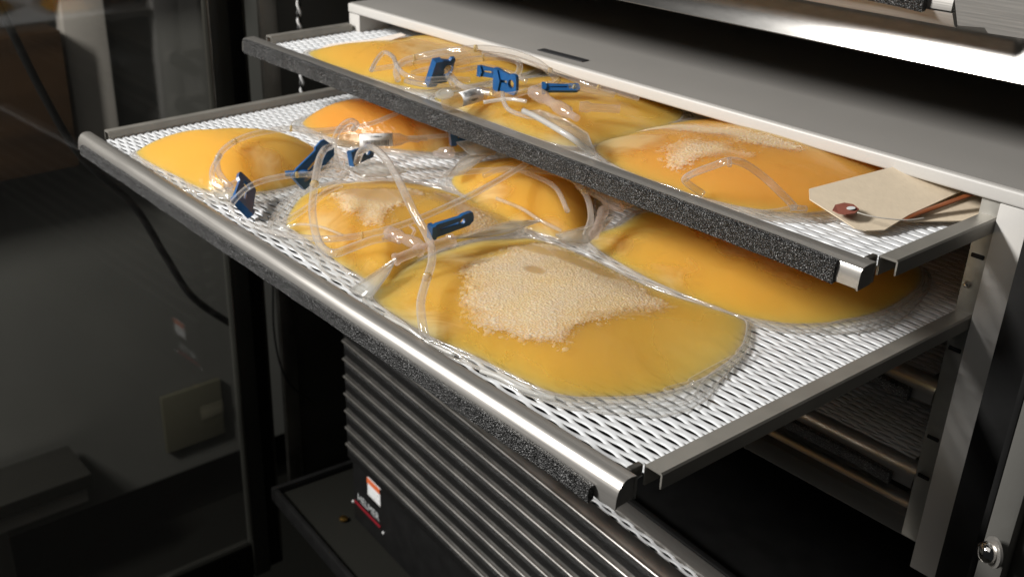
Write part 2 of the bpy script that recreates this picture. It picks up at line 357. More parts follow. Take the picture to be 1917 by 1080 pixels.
def plain(name, lo, hi, m, label=None, cat=None, kind=None, bev=.003):
    o = box(name, lo, hi, m, None, bev); return tag(o, label, cat, None, kind)
plain('wall', (-1.9, -1.6, -1.235), (-1.8, 2.4, 1.6), M['room'], kind='structure')
plain('wall', (-1.92, -1.6, -1.46), (-1.86, 2.4, -1.236), M['floor'], kind='structure')
plain('floor', (-1.9, -1.6, -1.46), (1.2, .9, -1.4), M['floor'], kind='structure')
plain('wooden_cupboard', (-1.79, -.9, -.42), (-1.70, .375, -.17), M['wood'], 'brown wooden cupboard added behind the glass door in place of a reflection', 'cupboard')  # furniture from here on is added in place of reflections in the door glass
plain('wooden_shelf', (-1.79, -.9, -.10), (-1.72, .62, -.055), M['wood'], 'brown wooden shelf board added at the top behind the glass door in place of a reflection', 'shelf')
plain('grey_pillar', (-1.78, .395, -.42), (-1.74, .475, .6), M['greypole'], 'pale grey upright pillar added behind the glass door in place of a reflection', 'pillar')
tb = empty('steel_table', (-1.7, .05, -1.4), 'steel bench edge and leg at the lower left added behind the glass door in place of a reflection', 'table')
box('table_top', (-.08, -.7, .32), (.05, .24, .352), M['bright_steel'], tb); box('apron', (-.07, -.7, .27), (.02, .235, .318), M['greypole'], tb)
box('leg', (-.05, .02, 0), (0, .07, .27), M['bright_steel'], tb)
bx = empty('notice_panel', (-1.795, .58, -1.09), 'small olive panel with a faint label added on the wall behind the glass door in place of a reflection', 'panel')
box('panel_board', (0, -.07, -.07), (.012, .075, .075), M['olive'], bx); box('label_strip', (.0125, .02, -.015), (.0135, .075, .012), M['faint'], bx); box('label_stripe', (.0125, .02, .0125), (.0135, .075, .02), M['faint'], bx)
tag(tube('power_cable', [(-0.8400, 0.0201, 0.0720), (-0.8400, 0.0317, 0.0390), (-0.8400, 0.0574, -0.0421), (-0.8400, 0.0858, -0.1112), (-0.8400, 0.1359, -0.1786), (-0.8400, 0.1658, -0.2464), (-0.8400, 0.1928, -0.3043), (-0.8400, 0.2385, -0.3539), (-0.8400, 0.2644, -0.3759)], .0042, M['cable']), 'thick black cable hanging in a curve behind the glass door', 'cable')
tag(tube('sensor_wire', [(-0.6900, 0.2231, -0.1848), (-0.6900, 0.2170, -0.2563), (-0.6900, 0.2157, -0.2940), (-0.6900, 0.2202, -0.3347), (-0.6900, 0.2324, -0.3673), (-0.6900, 0.2585, -0.3975)], .0011, M['cable']), 'thin black wire drooping down the inner side wall below the trays', 'wire')
# twisted black and white probe lead
cp = [np.array((-0.6700, 0.2546, 0.0708)), np.array((-0.6700, 0.2535, 0.0318)), np.array((-0.6700, 0.2542, 0.0015)), np.array((-0.6700, 0.2526, -0.0372))]
pth = catmull(cp, 40); lead = empty('probe_lead', tuple(pth[-1]), 'twisted black and white probe lead hanging in the left of the incubator', 'lead')
for q, mm in ((0, M['white']), (math.pi, M['cable'])):
    pp = [p + .0013 * np.array([math.cos(i * .42 + q), math.sin(i * .42 + q), 0]) - pth[-1] for i, p in enumerate(pth)]
    vs, fs = sweep(pp, .0013, 6); link('strand', vs, fs, mm, lead)

# ------------------------------------------------------------------ agitator cabinet that holds the pulled-out trays
TZ = .0682                                            # height of the cabinet's top face at its front
cab = empty('agitator_cabinet', (-.27, .4, -.15), 'white enamelled tray cabinet with a wide flat top and slim corner posts', 'cabinet')
CO = (-.27, .4, -.15)
def cbox(name, lo, hi, m, **k): return box(name, [lo[i] - CO[i] for i in range(3)], [hi[i] - CO[i] for i in range(3)], m, cab, **k)
cbox('top_panel', (-.5555, CY - .001, TZ - .0075), (.0215, .76, TZ), M['enamel'], bev=.0014, seg=3)
cbox('top_dim_sheet', (-.5545, CY + .0012, TZ + .0001), (.0205, .76, TZ + .0005), M['top_dimmed'], bev=0)  # sheet added over the enamel, darkened so the top looks dimmer lit
for x0, x1 in ((.0052, .0215), (-.5555, -.540)):
    cbox('post', (x0, CY, -.158), (x1, CY + .03, TZ - .0078), M['enamel'], bev=.0008)
cbox('guide_strip', (-.0045, CY + .002, -.142), (.0049, CY + .012, TZ - .008), M['guide'], bev=.0004)
cbox('sill', (-.5395, CY + .003, -.1435), (.0049, CY + .03, -.1305), M['frame_paint'], bev=.001)
cbox('side_panel', (.0205, CY + .0305, -.158), (.0215, .75, TZ - .0078), M['enamel'], bev=0)
cbox('side_panel', (-.5555, CY + .0305, -.158), (-.5545, .75, TZ - .0078), M['enamel'], bev=0)
cbox('back_panel', (-.554, .7505, -.158), (.02, .753, TZ - .0078), M['dark_wall'], bev=0)
for sz in (.031, -.021, -.075, -.1):
    cbox('slot', (-.003, CY + .0012, sz - .0016), (.0035, CY + .0025, sz + .0006), M['black'], bev=.0004)
sp = Vector((-0.0023, 0.2320, 0.0146)) - Vector(CO)
lathe('stud', [(.0016, 0), (.0018, .0015), (.0012, .003), (.0003, .0034)], M['chrome'], cab, sp + Vector((.001, .006, 0)), (0, -1, 0), 14)
# rubber label strip on the cabinet top
q0, q1 = Vector((-0.3311, 0.2475, 0.0683)), Vector((-0.2879, 0.2487, 0.0683))
st = box('label_strip', (0, -.0035, 0), ((q1 - q0).length, .0035, .0006), M['sticker'], cab, bev=.0002)
st.location = Vector((q0.x, q0.y, TZ + .0006)) - Vector(CO); st.rotation_euler = (0, 0, math.atan2(q1.y - q0.y, q1.x - q0.x))

# upper unit: stainless apron above the cabinet
upu = empty('upper_unit', (-.27, .4, .116), 'stainless steel apron of the unit above the white cabinet, with a tray front over it', 'cabinet')
UO = (-.27, .4, .116)
def ubox(name, lo, hi, m, **k): return box(name, [lo[i] - UO[i] for i in range(3)], [hi[i] - UO[i] for i in range(3)], m, upu, **k)
pr = [(CY, .1165), (CY - .0006, .1172), (CY + .0074, .1370), (CY + .0092, .1378), (CY + .012, .1378), (CY + .012, .1165)]
extrude_x('apron', [(y - UO[1], z - UO[2]) for y, z in pr], -.62 - UO[0], .0035 - UO[0], M['bright_steel'], upu)
ubox('underside', (-.62, CY + .0122, .1166), (.06, .76, .119), M['dark_steel'], bev=0)
ubox('apron_end', (.0037, CY + .001, .1168), (.06, CY + .013, .150), M['bright_steel'], bev=.001)
ubox('upper_body', (-.62, CY + .0125, .1192), (.06, .76, .40), M['dark_wall'], bev=0)

# ------------------------------------------------------------------ trays
def mesh_sheet_data(x0, x1, y0, y1, lwd=.0205, s=.0030, hl=.0112, hw=.0030, tilt=.0003, th=.0006):
    """expanded metal: rows of tilted strands that meet at the bonds"""
    per = 20; nx = int(round((x1 - x0) / lwd * per)); xs = x0 + np.arange(nx + 1) * lwd / per
    nj = int((y1 - y0) / s)
    def lens(x, ph):
        u = ((x - ph) / lwd + .5) % 1 - .5; u = u * lwd / (hl / 2)
        return np.where(np.abs(u) < 1, (1 - u * u), 0) ** 1.1
    V = []; F = []; base = 0
    for j in range(nj):
        ya, yb = y0 + j * s, y0 + (j + 1) * s
        la, lb = lens(xs, x0 + (j % 2) * lwd / 2), lens(xs, x0 + ((j + 1) % 2) * lwd / 2)
        fa, ra = ya + la * hw / 2, yb - lb * hw / 2
        zf, zr = -tilt * la, tilt * lb
        ma, mb_ = np.minimum(1, la * 5), np.minimum(1, lb * 5)
        rows = [np.stack([xs, fa, zf - th * ma], 1), np.stack([xs, fa + .00012 * ma, zf], 1), np.stack([xs, (fa + ra) / 2, (zf + zr) / 2 + .00002], 1), np.stack([xs, ra - .00012 * mb_, zr], 1), np.stack([xs, ra, zr - th * mb_], 1)]
        V.append(np.concatenate(rows)); n = nx + 1; i = np.arange(nx)
        for r in range(4):
            F.append(np.stack([base + r * n + i, base + r * n + i + 1, base + (r + 1) * n + i + 1, base + (r + 1) * n + i], 1))
        base += 5 * n
    V = np.concatenate(V); F = np.concatenate(F)
    me = bpy.data.meshes.new('mesh_sheet'); me.vertices.add(len(V)); me.vertices.foreach_set('co', V.astype(np.float32).ravel())
    me.loops.add(F.size); me.loops.foreach_set('vertex_index', F.astype(np.int32).ravel())
    me.polygons.add(len(F)); me.polygons.foreach_set('loop_start', np.arange(0, F.size, 4, dtype=np.int32)); me.polygons.foreach_set('loop_total', np.full(len(F), 4, np.int32))
    me.polygons.foreach_set('use_smooth', np.ones(len(F), bool)); me.update(calc_edges=True); me.materials.append(M['white_coat'])
    return me
TW = .556
BAR = [(0, -.0108), (0, -.0004), (-.0006, .0002), (-.0035, .0008), (-.0062, .0006), (-.0085, -.0006), (-.0102, -.0030), (-.0111, -.0062), (-.0114, -.0115), (-.0104, -.0115), (-.0101, -.0062), (-.0093, -.0035), (-.0079, -.0014), (-.0060, -.0002), (-.0035, -.0001), (-.0010, -.0006), (-.0009, -.0108)]
CAPP = [(-.0009, -.0108), (-.0009, -.0006), (-.0035, -.0001), (-.0060, -.0002), (-.0079, -.0014), (-.0093, -.0035), (-.0101, -.0062), (-.0104, -.0115)]
def foam_strip(parent, x0, x1, m, wav=.0004, y0=-.0116, d=.0030, z0=-.0120, z1=-.0048):
    n = 110; ring = [(0, z0 + .0006), (-.0012 - d + .0012, z0), (-d, z0 + .001), (-d, (z0 + z1) / 2), (-d, z1 - .001), (-d + .001, z1), (0, z1)]
    vs = []; fs = []; k = len(ring)
    for i in range(n + 1):
        x = x0 + (x1 - x0) * i / n; w = wav * (math.sin(i * .11) + .5 * math.sin(i * .37 + 1)) * .5; e = max(0, 1 - (n - i) / 9.) ** 2 * wav * 3
        vs += [(x, y0 + y * (1 + .06 * math.sin(i * .7)), z + w * (.3 if z > -.006 else 1) - e) for y, z in ring]
    for i in range(n):
        for j in range(k):
            a, b = i * k + j, i * k + (j + 1) % k; fs.append((a, b, b + k, a + k))
    fs.append(tuple(range(k - 1, -1, -1))); fs.append(tuple(n * k + j for j in range(k)))
    return sharp(link('foam_strip', vs, fs, m, parent), 50)
def make_tray(loc, label):
    t = empty('mesh_tray', loc, label, 'tray', 'wire mesh trays of the white cabinet')
    me = mesh_sheet_data(-.5475, -.0040, .0004, .40)
    o = bpy.data.objects.new('mesh_sheet', me); C.objects.link(o); o.parent = t; o.location = (0, 0, -.0058)
    extrude_x('front_bar', BAR, -TW, 0, M['steel'], t)
    extrude_x('end_cap', CAPP, -.0014, -.0006, M['steel'], t); extrude_x('end_cap', CAPP, -TW + .0006, -TW + .0014, M['steel'], t)
    foam_strip(t, -TW + .012, -.0115, M['foam'])
    rp = [(-.0042, -.010), (-.0042, -.0008), (-.0034, 0), (.0042, 0), (.0050, -.0008), (.0050, -.0075), (.0042, -.0075), (.0042, -.0012), (-.0032, -.0012), (-.0032, -.010)]
    extrude_y('side_rail', rp, .0085, .40, M['rail'], t)
    lp = [(-.5470, -.0085), (-.5470, -.0008), (-.5478, 0), (-.5545, 0), (-.5552, -.0008), (-.5552, -.0075), (-.5544, -.0075), (-.5544, -.0012), (-.5480, -.0012), (-.5480, -.0085)]
    extrude_y('side_rail', lp, .010, .232, M['rail'], t)
    box('corner_tab', (-.0072, .0012, -.0062), (-.0044, .0080, -.0002), M['dark_steel'], t, bev=.0005)
    return t
low = make_tray((0, 0, 0), 'lower pulled out mesh tray, longest way out, carrying six amber bags')
LOWZ = -.0058
up = copy_tree(low); up.location = (.0002, .1441, .0523)
for ch in list(up.children):
    if ch.name.startswith(('foam_strip', 'front_bar')): bpy.data.objects.remove(ch)
BAR2 = [(0, -.0098), (0, -.0004), (-.0006, .0002), (-.0050, .0003), (-.0088, .0001), (-.0105, -.0007), (-.0113, -.0022), (-.0117, -.0060), (-.0118, -.0100), (-.0108, -.0100), (-.0106, -.0060), (-.0102, -.0030), (-.0095, -.0016), (-.0080, -.0010), (-.0035, -.0006), (-.0010, -.0008), (-.0009, -.0098)]
extrude_x('front_bar', BAR2, -TW, 0, M['steel'], up)
foam_strip(up, -TW + .004, -.0115, M['foam'], wav=.0002, y0=-.0098, d=.0034, z0=-.0106, z1=.0002)
up['label'] = 'upper mesh tray pulled halfway out over the lower one, with manila tag at its end'
for ch in up.children:
    if ch.name.startswith('side_rail') and min(v.co.x for v in ch.data.vertices) < -.5:
        ch.data = ch.data.copy()
        for v in ch.data.vertices:
            if v.co.y > .1: v.co.y = CY - .1441 - .003
UPZ = .0523 - .0058
for k, (z, lab) in enumerate(((-.0505, 'closed mesh tray inside the cabinet, just below the pulled out trays'), (-.105, 'closed mesh tray near the bottom of the white cabinet'), (-.1275, 'lowest closed tray right above the cabinet sill'))):
    c = copy_tree(low); c.location = (-.0085, .2555, z); c['label'] = lab
tt = copy_tree(low); tt.location = (-.0205, CY - .022, .1615); tt['label'] = 'tray front with black foam strip above the stainless apron at top right'
tt['group'] = 'trays of the upper unit'
for ch in list(tt.children):
    if ch.name.startswith(('mesh_sheet', 'side_rail', 'corner_tab')): bpy.data.objects.remove(ch)
extrude_x('lower_lip', [(-.006, -.0185), (-.004, -.0195), (.006, -.0145), (.006, -.0125), (-.010, -.0125)], -TW, 0, M['lip_metal'], tt)
br = plate('end_bracket', [(0, 0), (.004, -.0115), (.016, -.0105), (.018, -.0125), (.05, -.0115), (.05, .004), (-.002, .003)], .002, M['steel'], tt)
br.rotation_euler = (math.pi / 2, 0, 0); br.location = (.001, -.011, -.005)

# ------------------------------------------------------------------ lower unit: rack of closed tray fronts
lo_yaw = -math.radians(4.5); LO = (-.584, .235, -.482)
lu = empty('lower_rack', LO, 'black rack of narrow closed tray fronts under the white cabinet', 'rack', rz=lo_yaw)
box('base_panel', (.004, .004, .0), (.62, .03, .083), M['black'], lu, bev=.002)
box('rack_body', (.004, .016, .0835), (.62, .32, .225), M['black'], lu, bev=0)
box('drip_pan', (-.08, -.045, -.012), (.64, .35, -.001), M['floor'], lu, bev=.003)
box('pan_rim', (-.08, -.052, -.012), (.64, -.0455, .006), M['black'], lu, bev=.002)
box('pan_rim', (-.087, -.052, -.012), (-.0805, .35, .006), M['black'], lu, bev=.002)
# maker's plate and warning label on the base panel
wl = box('warning_label', (.038, .0028, .052), (.0635, .0038, .0735), M['white'], lu, bev=0)
box('label_band', (.038, .0020, .0675), (.0635, .0027, .0735), M['orange'], wl, bev=0)
for k in range(4): box('print_line', (.041, .0021, .063 - k * .0027), (.041 + (.019, .017, .02, .012)[k], .0027, .0638 - k * .0027), M['grey_ink'], wl, bev=0)
text('maker_name', 'HELMER', .0125, M['grey_ink'], lu, Matrix.Translation((.0365, .0036, .034)) @ Matrix.Rotation(math.pi / 2, 4, 'X'))
box('maker_underline', (.008, .0028, .0235), (.062, .0036, .0262), M['red'], lu, bev=0)
for x in (.002, .0655):
    lathe('rivet', [(.0016, 0), (.0014, .0008), (.0004, .0012)], M['white'], lu, (x + .002, .0036, .0215), (0, -1, 0), 10)
lathe('brass_latch', [(.0045, 0), (.0045, .002), (.002, .003)], M['brass'], lu, (.002, -.008, .001), (0, 0, 1), 14)
proto = None
ordn = ('topmost', 'second', 'third', 'fourth', 'fifth', 'sixth', 'seventh', 'lowest')
for k in range(8):
    if proto is None:
        t = empty('rack_tray', (0, 0, 0), None, 'tray', 'closed trays in the lower rack')
        nose = [(-.0119 + .0017 * math.cos(math.radians(a)), -.0052 + .0017 * math.sin(math.radians(a))) for a in range(80, 281, 25)]
        bp_ = [(0, -.0074), (0, 0), (-.0020, .0002)] + [(-.0104, -.0028)] + nose + [(-.0106, -.0074)]
        extrude_x('front_bar', bp_, 0, .62, M['rack_steel'], t)
        foam_strip(t, .002, .62, M['foam_low'], wav=.0001, y0=-.0104, d=.0016, z0=-.0195, z1=-.0076)
        proto = t
    else: t = copy_tree(proto)
    t['label'] = 'grey bar and black foam front of the %s closed tray in the lower rack' % ordn[k]
    t.location = (Vector(LO) + Matrix.Rotation(lo_yaw, 3, 'Z') @ Vector((0, .012, .241 - k * .0203)))
    t.rotation_euler = (0, 0, lo_yaw)
    if k == 0:
        me = mesh_sheet_data(.004, .62, .0005, .0098, s=.0030)
        o = bpy.data.objects.new('mesh_sheet', me); C.objects.link(o); o.parent = t; o.location = (0, 0, -.002)
        box('rear_bar', (.0, .0098, -.006), (.62, .023, .0), M['steel'], t, bev=.002)
        box('rear_gasket', (.0, .0232, -.006), (.62, .028, .0012), M['black'], t, bev=.001)
# copper pipe and wires in the dark space behind the rack
pp_ = [(-0.2515, 0.3320, -0.2900), (-0.2038, 0.3197, -0.2900), (-0.1661, 0.3125, -0.2900), (-0.1446, 0.3076, -0.2900)]
tag(tube('copper_pipe', pp_, .004, M['copper']), 'dull copper pipe lying in the dark space below the cabinet sill', 'pipe')
tag(tube('green_wire', [(-0.1566, 0.2937, -0.2850), (-0.1541, 0.2971, -0.2800), (-0.1505, 0.3041, -0.2820), (-0.1449, 0.3053, -0.2860)], .0012, M['green']), 'short green wire curled at the end of the copper pipe', 'wire')
tag(tube('red_wire', [(-0.1537, 0.3039, -0.2860), (-0.1454, 0.3026, -0.2820), (-0.1405, 0.3010, -0.2860), (-0.1424, 0.2964, -0.2880)], .001, M['redwire']), 'short red wire curled at the end of the copper pipe', 'wire')

# ------------------------------------------------------------------ platelet bags
M['film_glint'] = clear_film('creased_film_glint', tint=(.96, .96, .95), haze=.55, milk=(.95, .95, .93), rough=.12, refl=.9)  # creased film whose milky white stands in for highlights along the folds
class Bag:
    def __init__(s, outline, zb, H, seam=.003, a=2.3, b=.75, bumps=(), wr=.0003, seed=1, pale=(), clear=()):
        s.pale = pale; s.clear = clear
        P = np.array(outline, float)[:, :2]
        s.out = catmull(np.c_[P, np.zeros(len(P))], 14, True)[:, :2]
        s.c = s.out.mean(0); s.zb = zb; s.H = H; s.seam = seam; s.a = a; s.b = b; s.seed = seed; s.wr = wr; s.bumps = bumps
        d = s.out - s.c; th = np.arctan2(d[:, 1], d[:, 0]); r = np.hypot(d[:, 0], d[:, 1]); o = np.argsort(th)
        s.th = np.r_[th[o] - 2 * math.pi, th[o], th[o] + 2 * math.pi]; s.r = np.r_[r[o], r[o], r[o]]
        rg = np.random.default_rng(seed); s.k = [(rg.uniform(25, 70, 2) * rg.choice([-1, 1], 2), rg.uniform(0, 6.3)) for _ in range(5)]
        s.kt = [(int(rg.integers(9, 34)), rg.uniform(0, 6.3), rg.uniform(.4, 1)) for _ in range(6)]
    def sr(s, xy):
        d = xy - s.c; th = np.arctan2(d[..., 1], d[..., 0]); return np.hypot(d[..., 0], d[..., 1]) / np.interp(th, s.th, s.r), th
    def top(s, xy):
        t, th = s.sr(xy); t = np.clip(t, 0, 1)
        h = s.seam + (s.H - s.seam) * (1 - t ** s.a) ** s.b
        w = sum(np.sin(xy[..., 0] * k[0] + xy[..., 1] * k[1] + p) for k, p in s.k) / 5
        e = sum(a * np.sin(n * th + p) for n, p, a in s.kt) / 4
        h = h + w * .0011 * (1 - t ** 4) + e * s.wr * np.exp(-((t - .86) / .12) ** 2)
        for bx_, by_, rad, amp in s.bumps:
            h = h + amp * np.exp(-(((xy[..., 0] - bx_) ** 2 + (xy[..., 1] - by_) ** 2) / rad ** 2)) * (1 - t ** 6)
        return s.zb + h
    def build(s, name, label, mats, flange=.006, group='platelet bags on the mesh trays', fl_fun=None):
        root = empty(name, (s.c[0], s.c[1], s.zb), label, 'bag', group); s.root = root; s.org = np.array([s.c[0], s.c[1], s.zb])
        n = len(s.out); K = 26; rings = [1 - (k / K) ** 1.6 for k in range(K)]
        V = []; D = []
        for t in rings:
            xy = s.c + (s.out - s.c) * t; z = s.top(xy) if t < 1 else np.full(n, s.zb + s.seam)
            V.append(np.c_[xy, z]); D.append(np.clip((z - s.zb) / .016, 0, 1))
        nt_ = K * n
        V.append(np.array([[*s.c, s.top(s.c[None])[0]]])); D.append(np.array([1.]))
        for t in rings[1:]:
            xy = s.c + (s.out - s.c) * t; V.append(np.c_[xy, s.zb + .0004 + (s.seam - .0004) * np.full(n, t ** 10)]); D.append(np.full(n, .7))
        V.append(np.array([[*s.c, s.zb + .0004]])); D.append(np.array([1.]))
        F = []; i = np.arange(n); j = (i + 1) % n
        for k in range(K - 1): F += list(map(tuple, np.stack([k * n + i, k * n + j, (k + 1) * n + j, (k + 1) * n + i], 1)))
        F += [((K - 1) * n + a, (K - 1) * n + b, nt_) for a, b in zip(i, j)]
        b0 = nt_ + 1
        F += [(b_, a, b0 + a, b0 + b_) for a, b_ in zip(i, j)]
        for k in range(K - 2): F += list(map(tuple, np.stack([b0 + k * n + j, b0 + k * n + i, b0 + (k + 1) * n + i, b0 + (k + 1) * n + j], 1)))
        F += [(b0 + (K - 2) * n + b_, b0 + (K - 2) * n + a, b0 + (K - 1) * n) for a, b_ in zip(i, j)]
        V = np.concatenate(V) - s.org
        F = [tuple(int(q) for q in f) for f in F]
        o = link('liquid_body', V, F, mats, root)
        bm = bmesh.new(); bm.from_mesh(o.data); bmesh.ops.recalc_face_normals(bm, faces=bm.faces[:]); bm.to_mesh(o.data); bm.free()
        at = o.data.attributes.new('depth', 'FLOAT', 'POINT'); at.data.foreach_set('value', np.concatenate(D).astype(np.float32))
        W3 = V + s.org; pl = np.zeros(len(V))
        for px_, py_, rx, ry, ang, am in s.pale:
            dx, dy = W3[:, 0] - px_, W3[:, 1] - py_; ca, sa = math.cos(ang), math.sin(ang)
            pl = np.maximum(pl, am * np.exp(-((dx * ca + dy * sa) / rx) ** 2 - ((-dx * sa + dy * ca) / ry) ** 2))
        cl = np.zeros(len(V))
        for px_, py_, rx, ry, am in s.clear: cl = np.maximum(cl, am * np.exp(-(((W3[:, 0] - px_) / rx) ** 2 + ((W3[:, 1] - py_) / ry) ** 2) ** 1.5))
        at = o.data.attributes.new('clear', 'FLOAT', 'POINT'); at.data.foreach_set('value', cl.astype(np.float32))
        at = o.data.attributes.new('pale', 'FLOAT', 'POINT'); at.data.foreach_set('value', pl.astype(np.float32))
        # welded film border around the liquid, and its raised bead
        nx = np.roll(s.out, -1, 0) - np.roll(s.out, 1, 0); nx = np.c_[nx[:, 1], -nx[:, 0]]; nx /= np.linalg.norm(nx, axis=1)[:, None] + 1e-9
        if ((s.out - s.c) * nx).sum() < 0: nx = -nx
        wd = np.full(n, flange) if fl_fun is None else np.array([fl_fun(p) for p in s.out])
        kk = np.ones(9) / 9; wd = np.convolve(np.r_[wd[-4:], wd, wd[:4]], kk, 'valid')
        fv = []; th = np.linspace(0, 2 * math.pi, n, endpoint=False)
        rip = .0004 * np.sin(17 * th + s.seed) + .0003 * np.sin(31 * th + 2 * s.seed)
        for q, t in enumerate((0, .15, .5, .85, 1.)):
            z = s.zb + s.seam + (.0008 - s.seam) * t + rip * t + (.0002 if q else 0)
            fv.append(np.c_[s.out + nx * (wd * t)[:, None], z])
        FV = np.concatenate(fv) - s.org; FF = []
        for k in range(4): FF += [(int(k * n + a), int(k * n + b_), int((k + 1) * n + b_), int((k + 1) * n + a)) for a, b_ in zip(i, j)]
        link('film_border', FV, FF, M['film'], root)
        vs, fs = sweep(fv[4] - s.org, .00045, 6, True); link('border_bead', vs, fs, M['tube'], root)
        vs, fs = sweep(fv[1] - s.org + np.array([0, 0, .0003]), .0005, 6, True); link('weld_bead', vs, fs, M['tube'], root)
        s.fv = fv
        for q in range(2):                                      # crumpled folds of the border film
            ph = s.seed + q * 2.1; tt_ = .35 + .35 * q + .18 * np.sin(5 * th + ph) + .10 * np.sin(13 * th + 2 * ph)
            fp = s.out + nx * (wd * tt_)[:, None]; zz = s.zb + s.seam * (1 - tt_) + .0010 + .0006 * np.sin(9 * th + ph)
            vs, fs = sweep(np.c_[fp, zz] - s.org, (.00025 + .0002 * (1 + np.sin(7 * th + ph))) * np.clip(wd / .005, .35, 1), 6, True); link('film_fold', vs, fs, M['tube'], root)
        return root
    def froth(s, poly, m, cell=.0009, lift=.0005, seed=3, smooth_spots=(), name='froth'):
        """bubbly froth lying under the film: one relief of many small domes"""
        P = catmull(np.c_[np.array(poly, float)[:, :2], np.zeros(len(poly))], 8, True)[:, :2]
        lo, hi = P.min(0) - .002, P.max(0) + .002; st_ = cell * .22
        nx_, ny_ = int((hi[0] - lo[0]) / st_), int((hi[1] - lo[1]) / st_)
        X, Y = np.meshgrid(lo[0] + np.arange(nx_) * st_, lo[1] + np.arange(ny_) * st_, indexing='ij'); XY = np.stack([X, Y], -1)
        # signed distance to the patch outline
        dmin = np.full(X.shape, 9.); ins = np.zeros(X.shape, bool); A = P; B = np.roll(P, -1, 0)
        for a, b in zip(A, B):
            ab = b - a; t = np.clip(((XY - a) @ ab) / (ab @ ab + 1e-15), 0, 1); dmin = np.minimum(dmin, np.hypot(X - a[0] - t * ab[0], Y - a[1] - t * ab[1]))
            cr = ((a[1] > Y) != (b[1] > Y)); xi = (b[0] - a[0]) * (Y - a[1]) / (b[1] - a[1] + 1e-15) + a[0]; ins ^= cr & (X < xi)
        sd = np.where(ins, dmin, -dmin)
        rgq = np.random.default_rng(seed + 90); kq = [(rgq.uniform(-1, 1, 2) * 330, rgq.uniform(0, 6.3)) for _ in range(8)]
        sd = sd + sum(np.sin(X * k[0] + Y * k[1] + p) for k, p in kq) / 8 * .0045
        rg = np.random.default_rng(seed); gx, gy = int((hi[0] - lo[0]) / cell) + 4, int((hi[1] - lo[1]) / cell) + 4
        J = rg.uniform(.22, .78, (gx, gy, 2)); RR = rg.uniform(.34, .60, (gx, gy)); big = rg.random((gx, gy)) < .04; RR = np.where(big, RR * 1.5, RR)
        cx = ((X - lo[0]) / cell).astype(int) + 1; cy = ((Y - lo[1]) / cell).astype(int) + 1; h = np.zeros(X.shape); cov = np.zeros(X.shape, bool)
        fx, fy = (X - lo[0]) / cell + 1, (Y - lo[1]) / cell + 1
        # each bubble stays or goes whole by where its centre falls, so the rim is ragged
        ixc = np.clip(((np.arange(gx)[:, None] + J[..., 0] - 1) * cell / st_).astype(int), 0, nx_ - 1); iyc = np.clip(((np.arange(gy)[None] + J[..., 1] - 1) * cell / st_).astype(int), 0, ny_ - 1)
        keep = sd[ixc, iyc] > .0012 - rg.exponential(.0013, (gx, gy))
        for dx in (-1, 0, 1):
            for dy in (-1, 0, 1):
                a, b = np.clip(cx + dx, 0, gx - 1), np.clip(cy + dy, 0, gy - 1)
                d2 = (fx - a - J[a, b, 0]) ** 2 + (fy - b - J[a, b, 1]) ** 2; r = RR[a, b]
                hh = np.sqrt(np.maximum(r * r - d2, 0)) * keep[a, b]; h = np.maximum(h, hh); cov |= (d2 < r * r) & keep[a, b]
        nb = int(700 * (hi[0] - lo[0]) * (hi[1] - lo[1]) / .0048); bx_ = rg.uniform(lo, hi, (nb, 2)); bi = ((bx_ - lo) / st_).astype(int).clip(0, [nx_ - 1, ny_ - 1]); sb = sd[bi[:, 0], bi[:, 1]]
        for (qx, qy), q in zip(bx_, sb):
            if not (-.003 < q < .05) or rg.random() < q / .009: continue
            r = (.45 + rg.exponential(.32)) * cell * (1.05 if q > 0 else .8); r = min(r, cell * 1.7); a0, a1, c0, c1 = int((qx - r - lo[0]) / st_), int((qx + r - lo[0]) / st_) + 2, int((qy - r - lo[1]) / st_), int((qy + r - lo[1]) / st_) + 2
            a0, c0 = max(a0, 0), max(c0, 0); d2 = (X[a0:a1, c0:c1] - qx) ** 2 + (Y[a0:a1, c0:c1] - qy) ** 2
            hb = np.sqrt(np.maximum(r * r - d2, 0)) / cell; h[a0:a1, c0:c1] = np.maximum(h[a0:a1, c0:c1], hb); cov[a0:a1, c0:c1] |= d2 < r * r
        core = sd > .0022; cov |= core; veil_b = np.where(h > 0, 0, 0)
        fl = np.zeros(X.shape)
        for sx, sy, rx, ry in smooth_spots: fl = np.maximum(fl, np.exp(-((((X - sx) / rx) ** 2 + ((Y - sy) / ry) ** 2) ** 3)))
        h = h * cell * .36 * (1 - fl) + fl * cell * .1
        rgn = np.random.default_rng(seed + 50); kk_ = [(rgn.uniform(-1, 1, 2) * 220, rgn.uniform(0, 6.3)) for _ in range(9)]
        lown = sum(np.sin(X * k[0] + Y * k[1] + p) for k, p in kk_) / 9
        veil = np.clip((.72 - sd / .011 + lown * .9) * np.clip(1.25 - h * 1.6, .1, 1), 0, .82)
        lf = lift * np.clip(sd / .007, 0, 1) * (1 - .7 * fl); gap = np.clip(1 - h / (cell * .16), 0, 1) * (1 - fl) * np.clip(1.1 - sd / .03, .45, 1)
        ok = (s.sr(XY)[0] < .985) & cov
        Z = s.top(XY) + np.where(core | cov, lf + h, -.0002) + .00008
        idx = -np.ones(X.shape, int); q = ok[:-1, :-1] & ok[1:, :-1] & ok[1:, 1:] & ok[:-1, 1:]
        use = np.zeros(X.shape, bool)
        for ox, oy in ((0, 0), (1, 0), (1, 1), (0, 1)): use[ox:nx_ - 1 + ox, oy:ny_ - 1 + oy] |= q
        idx[use] = np.arange(use.sum()); V = np.stack([X, Y, Z], -1)[use] - s.org
        ii, jj = np.nonzero(q); F = np.stack([idx[ii, jj], idx[ii + 1, jj], idx[ii + 1, jj + 1], idx[ii, jj + 1]], 1)
